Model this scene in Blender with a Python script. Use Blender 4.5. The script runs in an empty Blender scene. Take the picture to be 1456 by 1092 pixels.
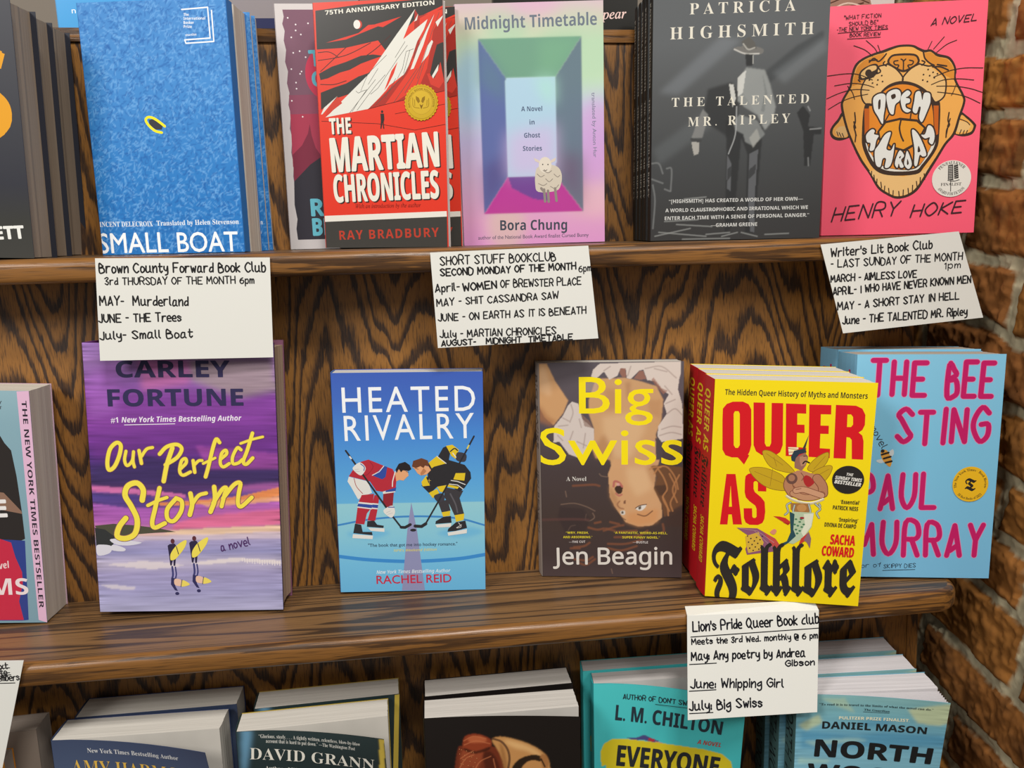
import bpy, math, random
import numpy as np
from mathutils import Vector, Matrix
from mathutils.geometry import tessellate_polygon

# ------------------------------------------------------------------ camera, light, exposure
MM = 0.001
scene = bpy.context.scene
col = scene.collection

def look(yaw, pitch, roll):
    cy, sy, cp, sp, cr, sr = math.cos(yaw), math.sin(yaw), math.cos(pitch), math.sin(pitch), math.cos(roll), math.sin(roll)
    fwd = Vector((sy*cp, cy*cp, -sp)); right = Vector((cy, -sy, 0)); up = right.cross(fwd)
    r2 = cr*right + sr*up; u2 = -sr*right + cr*up
    m = Matrix((r2, u2, -fwd)).transposed()
    return m

cam_data = bpy.data.cameras.new('camera')
cam_data.sensor_width = 36.0
cam_data.lens = 1104.32/1456*36.0
cam_data.clip_start = 0.02
cam = bpy.data.objects.new('camera', cam_data)
col.objects.link(cam)
cam.matrix_world = Matrix.Translation(Vector((53.85, -690.27, 322.88))*MM) @ look(0.10929, 0.19908, -0.023483).to_4x4()
scene.camera = cam

world = bpy.data.worlds.new('room_light'); scene.world = world; world.use_nodes = True
bg = world.node_tree.nodes['Background']
bg.inputs[0].default_value = (1.0, 0.98, 0.95, 1); bg.inputs[1].default_value = 0.25

def area(name, loc, target, size, sy, power, color):
    l = bpy.data.lights.new(name, 'AREA'); l.shape = 'RECTANGLE'; l.size = size; l.size_y = sy; l.energy = power; l.color = color
    o = bpy.data.objects.new(name, l); col.objects.link(o); o.location = loc
    o.rotation_euler = (Vector(target)-Vector(loc)).to_track_quat('-Z', 'Y').to_euler()
    return o
area('ceiling_lamp', (0.30, -1.25, 2.0), (0.1, 0, 0.15), 0.5, 0.3, 34, (1.0, 0.97, 0.92))
area('ceiling_lamp', (1.2, -1.9, 1.75), (0.2, 0, 0.1), 0.5, 0.5, 12, (1.0, 0.97, 0.92))
area('ceiling_lamp', (-1.4, -1.6, 1.5), (0.1, 0, 0.1), 0.6, 0.6, 30, (1.0, 0.97, 0.93))

vs = scene.view_settings
vs.view_transform = 'Standard'; vs.look = 'None'; vs.exposure = 0.0; vs.gamma = 1.0; vs.use_curve_mapping = False

# ------------------------------------------------------------------ helpers
def lin(h):
    if isinstance(h, str):
        v = [int(h[i:i+2], 16)/255 for i in (0, 2, 4)]
    else: v = [c/255 for c in h]
    return tuple(c/12.92 if c <= 0.04045 else ((c+0.055)/1.055)**2.4 for c in v)

def mat(name, rough=0.5, spec=0.4):
    m = bpy.data.materials.new(name); m.use_nodes = True
    b = m.node_tree.nodes['Principled BSDF']
    b.inputs['Roughness'].default_value = rough; b.inputs['Specular IOR Level'].default_value = spec
    return m, m.node_tree.nodes, m.node_tree.links, b

def print_mat(name, rough, spec=0.4, metallic=0.0):
    m, n, l, b = mat(name, rough, spec)
    a = n.new('ShaderNodeAttribute'); a.attribute_name = 'Col'
    l.new(a.outputs['Color'], b.inputs['Base Color'])
    b.inputs['Metallic'].default_value = metallic
    return m
M_MATTE = print_mat('matte_print', 0.55, 0.3)
M_GLOSS = print_mat('gloss_print', 0.32, 0.4)
M_CARD = print_mat('index_card_paper', 0.8, 0.15)
M_FOIL = print_mat('gold_foil', 0.38, 0.5, 0.55)

def page_mat():
    m, n, l, b = mat('page_edges', 0.85, 0.1)
    a = n.new('ShaderNodeAttribute'); a.attribute_name = 'Col'
    tc = n.new('ShaderNodeTexCoord'); mp = n.new('ShaderNodeMapping'); mp.inputs['Scale'].default_value = (14, 2600, 10)
    no = n.new('ShaderNodeTexNoise'); no.inputs['Scale'].default_value = 1.0; no.inputs['Detail'].default_value = 3
    rp = n.new('ShaderNodeMapRange'); rp.inputs[1].default_value = 0.3; rp.inputs[2].default_value = 0.7; rp.inputs[3].default_value = 0.80; rp.inputs[4].default_value = 1.06
    mx = n.new('ShaderNodeMix'); mx.data_type = 'RGBA'; mx.blend_type = 'MULTIPLY'; mx.inputs[0].default_value = 1.0
    l.new(tc.outputs['Object'], mp.inputs[0]); l.new(mp.outputs[0], no.inputs['Vector']); l.new(no.outputs['Fac'], rp.inputs[0])
    l.new(a.outputs['Color'], mx.inputs[6]); l.new(rp.outputs[0], mx.inputs[7]); l.new(mx.outputs[2], b.inputs['Base Color'])
    bp = n.new('ShaderNodeBump'); bp.inputs['Strength'].default_value = 0.15; bp.inputs['Distance'].default_value = 0.0005
    l.new(no.outputs['Fac'], bp.inputs['Height']); l.new(bp.outputs[0], b.inputs['Normal'])
    return m
M_PAGE = page_mat()

def oak(name, along, light, dark, field, lift, amp, rough=0.38, fine=0.5, dirt=0.55):
    """Stained oak. Growth rings are contours of lift*(position along the grain) + amp*noise,
    which nests into cathedral peaks on the panel and into long lines on the boards."""
    m, n, l, b = mat(name, rough, 0.45)
    tc = n.new('ShaderNodeTexCoord'); sep = n.new('ShaderNodeSeparateXYZ'); l.new(tc.outputs['Object'], sep.inputs[0])
    def noise(scale, detail, dist, off):
        mp = n.new('ShaderNodeMapping'); mp.inputs['Scale'].default_value = scale; mp.inputs['Location'].default_value = (off, off*1.7, off*.6)
        l.new(tc.outputs['Object'], mp.inputs[0])
        t = n.new('ShaderNodeTexNoise'); t.inputs['Scale'].default_value = 1; t.inputs['Detail'].default_value = detail; t.inputs['Distortion'].default_value = dist
        l.new(mp.outputs[0], t.inputs['Vector']); return t.outputs['Fac']
    def ax(a, c): return (c, c, a) if along == 'z' else (a, c, c)
    def math_(op, x, y=None):
        t = n.new('ShaderNodeMath'); t.operation = op
        for i, v in enumerate((x, y)):
            if v is None: continue
            if isinstance(v, (int, float)): t.inputs[i].default_value = v
            else: l.new(v, t.inputs[i])
        return t.outputs[0]
    big = noise(ax(*field), 1.6, 0.25, 3.1)
    jag = noise(ax(24, 380), 3.0, 0.0, 1.3)
    pore = noise(ax(30, 1100), 2.0, 0.0, 7.7)
    wide = noise(ax(1.5, 9), 2.0, 0.0, 11.0)
    pos = sep.outputs[2] if along == 'z' else sep.outputs[0]
    x = math_('ADD', math_('ADD', math_('MULTIPLY', pos, lift), math_('MULTIPLY', big, amp)), math_('MULTIPLY', jag, fine))
    f = math_('FRACT', x)
    r = n.new('ShaderNodeValToRGB'); e = r.color_ramp.elements
    e[0].position = 0.0; e[0].color = (.95,)*3+(1,); e[1].position = 1.0; e[1].color = (.85,)*3+(1,)
    for p, v in ((0.1, 1.0), (0.24, .85), (0.38, .25), (0.5, 0.04), (0.86, 0.0), (0.94, .15)):
        k = e.new(p); k.color = (v, v, v, 1)
    l.new(f, r.inputs[0])
    pr = n.new('ShaderNodeMapRange'); pr.inputs[1].default_value = 0.5; pr.inputs[2].default_value = 0.66; pr.inputs[3].default_value = 0.0; pr.inputs[4].default_value = dirt
    l.new(pore, pr.inputs[0])
    fac = math_('MINIMUM', math_('ADD', math_('MULTIPLY', r.outputs[0], 0.92), pr.outputs[0]), 1.0)
    mx = n.new('ShaderNodeMix'); mx.data_type = 'RGBA'; mx.inputs[6].default_value = lin(light)+(1,); mx.inputs[7].default_value = lin(dark)+(1,)
    l.new(fac, mx.inputs[0])
    wr = n.new('ShaderNodeMapRange'); wr.inputs[1].default_value = 0.3; wr.inputs[2].default_value = 0.7; wr.inputs[3].default_value = 0.8; wr.inputs[4].default_value = 1.18
    l.new(wide, wr.inputs[0])
    m2 = n.new('ShaderNodeMix'); m2.data_type = 'RGBA'; m2.blend_type = 'MULTIPLY'; m2.inputs[0].default_value = 1
    l.new(mx.outputs[2], m2.inputs[6]); l.new(wr.outputs[0], m2.inputs[7]); l.new(m2.outputs[2], b.inputs['Base Color'])
    bp = n.new('ShaderNodeBump'); bp.inputs['Strength'].default_value = 0.2; bp.inputs['Distance'].default_value = 0.0005; bp.invert = True
    l.new(fac, bp.inputs['Height']); l.new(bp.outputs[0], b.inputs['Normal'])
    return m
M_PANEL = oak('oak_panel', 'z', '94642c', '33231a', (1.6, 15.0), 22.0, 15.0, 0.48)
M_SHELF = oak('oak_shelf_top', 'x', '7a5a38', '38291e', (0.35, 26.0), 1.0, 26.0, 0.36, 0.3, 0.35)
M_NOSE = oak('oak_shelf_edge', 'x', '865a2a', '422b17', (1.1, 40.0), 3.0, 8.0, 0.34, 0.8, 0.5)

def link(name, me, parent=None, m=None):
    o = bpy.data.objects.new(name, me); col.objects.link(o)
    if parent is not None: o.parent = parent
    if m is not None and len(me.materials) == 0: me.materials.append(m)
    return o

def tag(o, label, cat, group=None, kind=None):
    o['label'] = label; o['category'] = cat
    if group: o['group'] = group
    if kind: o['kind'] = kind
    return o

class Bag:
    """Collects coloured vertices and faces (millimetres) into one mesh."""
    def __init__(s): s.v = []; s.f = []; s.c = []
    def add(s, verts, faces, color):
        b = len(s.v); s.v.extend(verts); s.f.extend([tuple(i+b for i in f) for f in faces])
        if len(color) and not isinstance(color[0], (int, float)): s.c.extend(color)
        else: s.c.extend([color]*len(verts))
    def box(s, x0, x1, y0, y1, z0, z1, color, shear=0.0, wide=1.0):
        w = max(x1-x0, 1e-6)
        P = [(x0,y0,z0),(x1,y0+shear,z0),(x1,y1+shear,z0),(x0,y1,z0),(x0,y0,z1),(x1,y0+shear,z1),(x1,y1+shear,z1),(x0,y1,z1)]
        s.add(P, [(0,3,2,1),(4,5,6,7),(0,1,5,4),(1,2,6,5),(2,3,7,6),(3,0,4,7)], color)
    def mesh(s, name):
        me = bpy.data.meshes.new(name)
        me.from_pydata([(x*MM, y*MM, z*MM) for x, y, z in s.v], [], s.f)
        a = me.color_attributes.new('Col', 'FLOAT_COLOR', 'POINT')
        arr = np.ones((len(s.v), 4), np.float32); arr[:, :3] = np.array(s.c, np.float32).reshape(-1, 3)
        a.data.foreach_set('color', arr.ravel()); me.update()
        return me

# ------------------------------------------------------------------ lettering
STYLE = {'B': (0x1D400, 0x1D41A, 0x1D7CE), 'I': (0x1D434, 0x1D44E, None), 'SB': (0x1D5D4, 0x1D5EE, 0x1D7EC),
         'SI': (0x1D608, 0x1D622, None), 'SBI': (0x1D63C, 0x1D656, 0x1D7EC), 'F': (0x1D56C, 0x1D586, None), 'N': (0x1D5A0, 0x1D5BA, 0x1D7E2)}
def styled(s, font):
    if font not in STYLE: return s
    U, L, D = STYLE[font]; o = ''
    for c in s:
        if 'A' <= c <= 'Z': o += chr(U+ord(c)-65)
        elif 'a' <= c <= 'z': o += '\u210E' if (font == 'I' and c == 'h') else chr(L+ord(c)-97)
        elif D and c.isdigit(): o += chr(D+ord(c)-48)
        else: o += c
    return o
_glyphs = {}
def glyph_mesh(s, font, off, space=1.0):
    k = (s, font, off, space)
    if k in _glyphs: return _glyphs[k]
    c = bpy.data.curves.new('lettering', 'FONT'); c.body = styled(s, font); c.offset = off; c.resolution_u = 3; c.size = 1.0; c.space_character = space
    o = bpy.data.objects.new('lettering', c); col.objects.link(o)
    dg = bpy.context.evaluated_depsgraph_get(); dg.update()
    me = bpy.data.meshes.new_from_object(o.evaluated_get(dg))
    v = np.array([(p.co.x, p.co.y) for p in me.vertices]).reshape(-1, 2); f = [tuple(p.vertices) for p in me.polygons]
    bpy.data.objects.remove(o); bpy.data.curves.remove(c); bpy.data.meshes.remove(me)
    _glyphs[k] = (v, f); return _glyphs[k]
def cap_height(font, off):
    v, f = glyph_mesh('H', font, off); return v[:, 1].max()-max(0, v[:, 1].min())

# pen strokes for hand lettering: x 0-9, y 0-9 with baseline 2, capital height 8, small letters 6
PEN = {'A':'02 28 42|13 34','B':'02 08 27 36 05 35 43 32 02','C':'47 28 06 04 22 43','D':'02 08 37 46 44 32 02','E':'48 08 02 42|05 35','F':'48 08 02|05 35','G':'47 28 06 04 22 43 45 25','H':'02 08|42 48|05 45','I':'12 18','J':'38 33 22 03','K':'02 08|48 05 42','L':'08 02 42','M':'02 08 24 48 52','N':'02 08 42 48','O':'28 06 04 22 44 46 28','P':'02 08 38 46 35 05','Q':'28 06 04 22 44 46 28|33 51','R':'02 08 38 46 35 05|25 42','S':'47 28 07 16 34 43 22 03','T':'08 48|28 22','U':'08 04 22 44 48','V':'08 22 48','W':'08 12 26 42 58','X':'02 48|08 42','Y':'08 25 48|25 22','Z':'08 48 02 42',
'a':'36 16 03 12 33|36 33 42','b':'08 02|05 26 34 22 02','c':'36 15 03 12 32','d':'35 15 03 12 33|38 32','e':'04 34 26 05 03 12 32','f':'38 27 22|06 36','g':'36 15 04 13 34|36 31 10 01','h':'08 02|04 26 35 32','i':'06 02|08 07','j':'26 21 00|28 27','k':'08 02|36 04 32','l':'08 03 12','m':'06 02|04 16 25 22|24 36 45 42','n':'06 02|04 26 35 32','o':'16 04 12 33 35 16','p':'06 00|05 26 34 22 03','q':'36 15 03 12 34|36 30','r':'06 02|04 16 36','s':'35 16 05 24 33 12 03','t':'18 13 22 33|06 36','u':'06 03 12 33 36|33 42','v':'06 22 46','w':'06 12 25 32 46','x':'06 32|36 02','y':'06 04 23 36|36 31 10','z':'06 36 02 32',
'0':'28 06 04 22 44 46 28','1':'07 18 12','2':'07 28 37 02 42','3':'07 28 37 15 34 22 03','4':'38 32|28 04 44','5':'38 08 05 35 33 12','6':'37 16 04 12 32 44 25 04','7':'08 38 12','8':'28 06 34 22 04 36 28','9':'36 17 15 35 38 32','-':'05 25',':':'05 04|03 02',"'":'08 06','"':'08 06|18 16','.':'02 12',',':'03 01','@':'34 25 14 13 23 34 36 33 43 46 27 07 03 21 41','&':'42 07 28 03 12 35','?':'07 28 36 14|12 02','!':'08 04|03 02'}
CURVY = set('BCDGJOPQRSUabcdeghmnopqsuy0235689@&')
def smooth_line(p, n=5):
    p = [np.array(q, float) for q in p]
    if len(p) < 3: return p
    closed = np.allclose(p[0], p[-1])
    ext = [p[-2]]+p+[p[1]] if closed else [2*p[0]-p[1]]+p+[2*p[-1]-p[-2]]
    o = []
    for i in range(1, len(ext)-2):
        a, b, c, d = ext[i-1:i+3]
        for k in range(n):
            t = k/n; o.append(.5*((2*b)+(c-a)*t+(2*a-5*b+4*c-d)*t*t+(3*b-a-3*c+d)*t**3))
    o.append(p[-1]); return o
def smooth_loop(p, n=4):
    p = [np.array(q, float) for q in p]; o = []
    for i in range(len(p)):
        a, b, c, d = p[i-1], p[i], p[(i+1) % len(p)], p[(i+2) % len(p)]
        for k in range(n):
            t = k/n; o.append(.5*((2*b)+(c-a)*t+(2*a-5*b+4*c-d)*t*t+(3*b-a-3*c+d)*t**3))
    return o
def ribbon(p, w, corner):
    """Flat band of width w along p with round ends and joins, as separate pieces."""
    p = [np.array(q, float) for q in p]; q = [p[0]]
    for a in p[1:]:
        if np.linalg.norm(a-q[-1]) > 1e-3: q.append(a)
    p = q; h = w/2; out = []
    m = 10 if w > 2 else 6
    def disc(c): out.append(([(c[0]+h*math.cos(2*k*math.pi/m), c[1]+h*math.sin(2*k*math.pi/m)) for k in range(m)], [tuple(range(m))]))
    if corner:
        for a, b_ in zip(p[:-1], p[1:]):
            t = (b_-a)/np.linalg.norm(b_-a); n = np.array([-t[1], t[0]])*h
            out.append(([tuple(a-n), tuple(b_-n), tuple(b_+n), tuple(a+n)], [(0, 1, 2, 3)]))
        for c in p: disc(c)
    elif len(p) > 1:
        V = []
        for i, c in enumerate(p):
            t = p[min(i+1, len(p)-1)]-p[max(i-1, 0)]; t = t/max(np.linalg.norm(t), 1e-9); n = np.array([-t[1], t[0]])*h
            V.extend([tuple(c-n), tuple(c+n)])
        out.append((V, [(2*i, 2*i+2, 2*i+3, 2*i+1) for i in range(len(p)-1)]))
        for i, c in enumerate(p):
            if i in (0, len(p)-1) or (w > 2 and i % 2): disc(c)
    else: disc(p[0])
    return out
def pen_text(s, p0, p1, cap, w, gap=1.55, slant=0.0):
    rnd = random.Random(s); strokes = []; x = 0.0
    for c in s:
        if c == ' ': x += 3.2; continue
        g = PEN.get(c)
        if g is None: continue
        mx = 0; dy = rnd.uniform(-.25, .25); sc = rnd.uniform(.94, 1.06); sh = rnd.uniform(.0, .1)
        for st in g.split('|'):
            pp = [(int(t[0]), int(t[1])-2) for t in st.split()]
            mx = max(mx, max(a for a, b in pp))
            q = [np.array((x+a*sc+b*(slant+sh*.6), b*sc+dy)) for a, b in pp]
            if c in CURVY and len(q) > 2: strokes.append((smooth_line(q, 4), False))
            else: strokes.append((q, True))
        x += mx*sc+gap
    tot = max(max(q[0] for q in s_[0]) for s_ in strokes)
    p0 = np.array(p0); p1 = np.array(p1); L = np.linalg.norm(p1-p0); d = (p1-p0)/L; u = np.array([-d[1], d[0]])
    kx = L/tot; ky = cap/6.0
    return [([p0+d*(q[0]*kx)+u*(q[1]*ky) for q in st], cn) for st, cn in strokes]

# ------------------------------------------------------------------ printed artwork in cover millimetres
STEP = 0.0026
def pairs(a): return [(a[i], a[i+1]) for i in range(0, len(a), 2)]
def inside(X, Y, poly):
    m = np.zeros(X.shape, bool); n = len(poly)
    for i in range(n):
        x0, y0 = poly[i]; x1, y1 = poly[(i+1) % n]
        if y0 == y1: continue
        c = ((Y >= min(y0, y1)) & (Y < max(y0, y1))); m ^= c & (X < x0+(Y-y0)*(x1-x0)/(y1-y0))
    return m
def blur(m, s, axis):
    r = int(math.ceil(2.2*s)); 
    if r < 1: return m
    k = np.exp(-.5*(np.arange(-r, r+1)/s)**2); k /= k.sum()
    pad = [(0, 0), (0, 0)]; pad[axis] = (r, r); p = np.pad(m, pad, mode='edge'); o = np.zeros_like(m)
    n = m.shape[axis]
    for i, kk in enumerate(k): o += kk*(p[i:i+n, :] if axis == 0 else p[:, i:i+n])
    return o
def paint(ops, w, h, res, flats=False):
    nx, ny = max(2, int(w/res)+1), max(2, int(h/res)+1)
    u = np.linspace(0, w, nx); v = np.linspace(0, h, ny); U, V = np.meshgrid(u, v)
    C = np.ones((ny, nx, 3))*0.5
    for op in ops:
        k = op[0]
        if k == 'P' and flats: op = ['B', op[1], 1.0, .4, op[2], op[3]]; k = 'B'
        if k == 'G':
            st = sorted((s[0], s[1]) for s in op[1]); xs = [s[0] for s in st]; cs = np.array([lin(s[1]) for s in st])
            for j in range(3): C[:, :, j] = np.interp(V, xs, cs[:, j])
        elif k == 'B':
            poly = pairs(op[5]); poly = [tuple(p) for p in smooth_loop(poly)] if op[4] else poly
            b = max(op[3]*.6, .55*res)/res; m = inside(U, V, poly).astype(float); m = blur(blur(m, b, 0), b, 1)*op[2]
            C = C*(1-m[:, :, None])+np.array(lin(op[1]))*m[:, :, None]
        elif k == 'L':
            p = smooth_line(pairs(op[5]), 5); D = np.full(U.shape, 1e9)
            for a, c in zip(p[:-1], p[1:]):
                e = c-a; t = np.clip(((U-a[0])*e[0]+(V-a[1])*e[1])/max(e@e, 1e-9), 0, 1); D = np.minimum(D, np.hypot(U-a[0]-t*e[0], V-a[1]-t*e[1]))
            m = np.clip((op[4]/2+op[3]-D)/max(op[3]*1.5, res), 0, 1)*op[2]
            C = C*(1-m[:, :, None])+np.array(lin(op[1]))*m[:, :, None]
        elif k == 'X' and op[1] == 'streak':
            g = np.random.default_rng(5); a = blur(blur(g.normal(size=(ny, nx)), 14/res*.6, 1), .5/res, 0); a = a/a.std()
            C = np.clip(C*(1+op[2]*a[:, :, None]), 0, 1)
        elif k == 'X' and op[1] == 'leaf':
            g = random.Random(4)
            for i in range(op[4]):
                x, y, a = g.uniform(0, w), g.uniform(0, h), g.uniform(0, math.pi); L = g.uniform(1.6, 3.2); c = np.array(lin(op[2] if i % 2 else op[3]))
                i0, i1 = max(0, int((x-L-1)/res)), min(nx, int((x+L+1)/res)+2); j0, j1 = max(0, int((y-L-1)/res)), min(ny, int((y+L+1)/res)+2)
                if i1 <= i0 or j1 <= j0: continue
                du = U[j0:j1, i0:i1]-x; dv = V[j0:j1, i0:i1]-y; s_ = du*math.cos(a)+dv*math.sin(a); t_ = -du*math.sin(a)+dv*math.cos(a)
                m = np.clip(1.3-((s_/L)**2+(t_/.55)**2), 0, 1)[:, :, None]*.62; C[j0:j1, i0:i1] = C[j0:j1, i0:i1]*(1-m)+c*m
    return U, V, C
def lettering(op, bag, place, k):
    _, h, s, font, off, cap, x0, y0, x1, y1 = op
    space = 1.0
    if font.endswith('_'): font = font[:-1]; space = 1.55
    if font.endswith('~'): font = font[:-1]; space = 1.18
    fat = max(off, 0.0); off = min(off, 0.0)
    v, f = glyph_mesh(s, font, off, space); ch = cap_height(font, off)
    if not len(v): return
    d = np.array((x1-x0, y1-y0), float); L = np.linalg.norm(d); d = d/L; u = np.array((-d[1], d[0])); a, b = v[:, 0].min(), v[:, 0].max()
    P = np.array((x0, y0))+np.outer((v[:, 0]-a)*L/(b-a), d)+np.outer(v[:, 1]*cap/ch, u)
    e = fat*cap/ch
    for i, (sx, sy) in enumerate(((0, 0), (1, 0), (-1, 0), (0, 1), (0, -1)) if e > 0 else ((0, 0),)):
        q = d*(sx*e)+u*(sy*e); bag.add([place(p[0]+q[0], p[1]+q[1], k+.15*i) for p in P], f, lin(h))
def ring_text(op, bag, place, k):
    _, h, s, font, r, a0, a1, cap, cx, cy = op
    v, f = glyph_mesh(s, font, 0.0); ch = cap_height(font, 0.0); a, b = v[:, 0].min(), v[:, 0].max()
    up = 1 if a0 > a1 or a1 < a0 else -1
    t = np.radians(a0+(v[:, 0]-a)/(b-a)*(a1-a0)); rr = r+up*v[:, 1]*cap/ch
    bag.add([place(cx+q*math.cos(e), cy+q*math.sin(e), k) for q, e in zip(rr, t)], f, lin(h))
def crisp(ops, bag, place, k0=1, flats=False):
    k = k0
    for op in ops:
        t = op[0]
        if t in 'GBLX' or (t == 'P' and flats): continue
        k += 1
        if t == 'P':
            p = pairs(op[3]); p = [tuple(q) for q in smooth_loop(p)] if op[2] else p
            tr = tessellate_polygon([[Vector((a, b, 0)) for a, b in p]])
            bag.add([place(a, b, k) for a, b in p], [tuple(x) for x in tr], lin(op[1]))
        elif t == 'S':
            p = pairs(op[4])
            for V, Fc in ribbon(smooth_line(p, 5) if op[2] and len(p) > 2 else p, op[3], not op[2]):
                k += .05; bag.add([place(a, b, k) for a, b in V], Fc, lin(op[1]))
        elif t == 'E':
            n = 14 if max(op[2], op[3]) < 4 else 40
            bag.add([place(op[4]+op[2]*math.cos(2*math.pi*i/n), op[5]+op[3]*math.sin(2*math.pi*i/n), k) for i in range(n)], [tuple(range(n))], lin(op[1]))
        elif t == 'T': lettering(op, bag, place, k)
        elif t == 'H':
            for st, cn in pen_text(op[2], (op[5], op[6]), (op[7], op[8]), op[4], op[3], op[9] if len(op) > 9 else 1.55, op[10] if len(op) > 10 else 0.0):
                for V, Fc in ribbon(st, op[3], cn):
                    k += .05; bag.add([place(a, b, k) for a, b in V], Fc, lin(op[1]))
        elif t == 'R': ring_text(op, bag, place, k)

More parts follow.
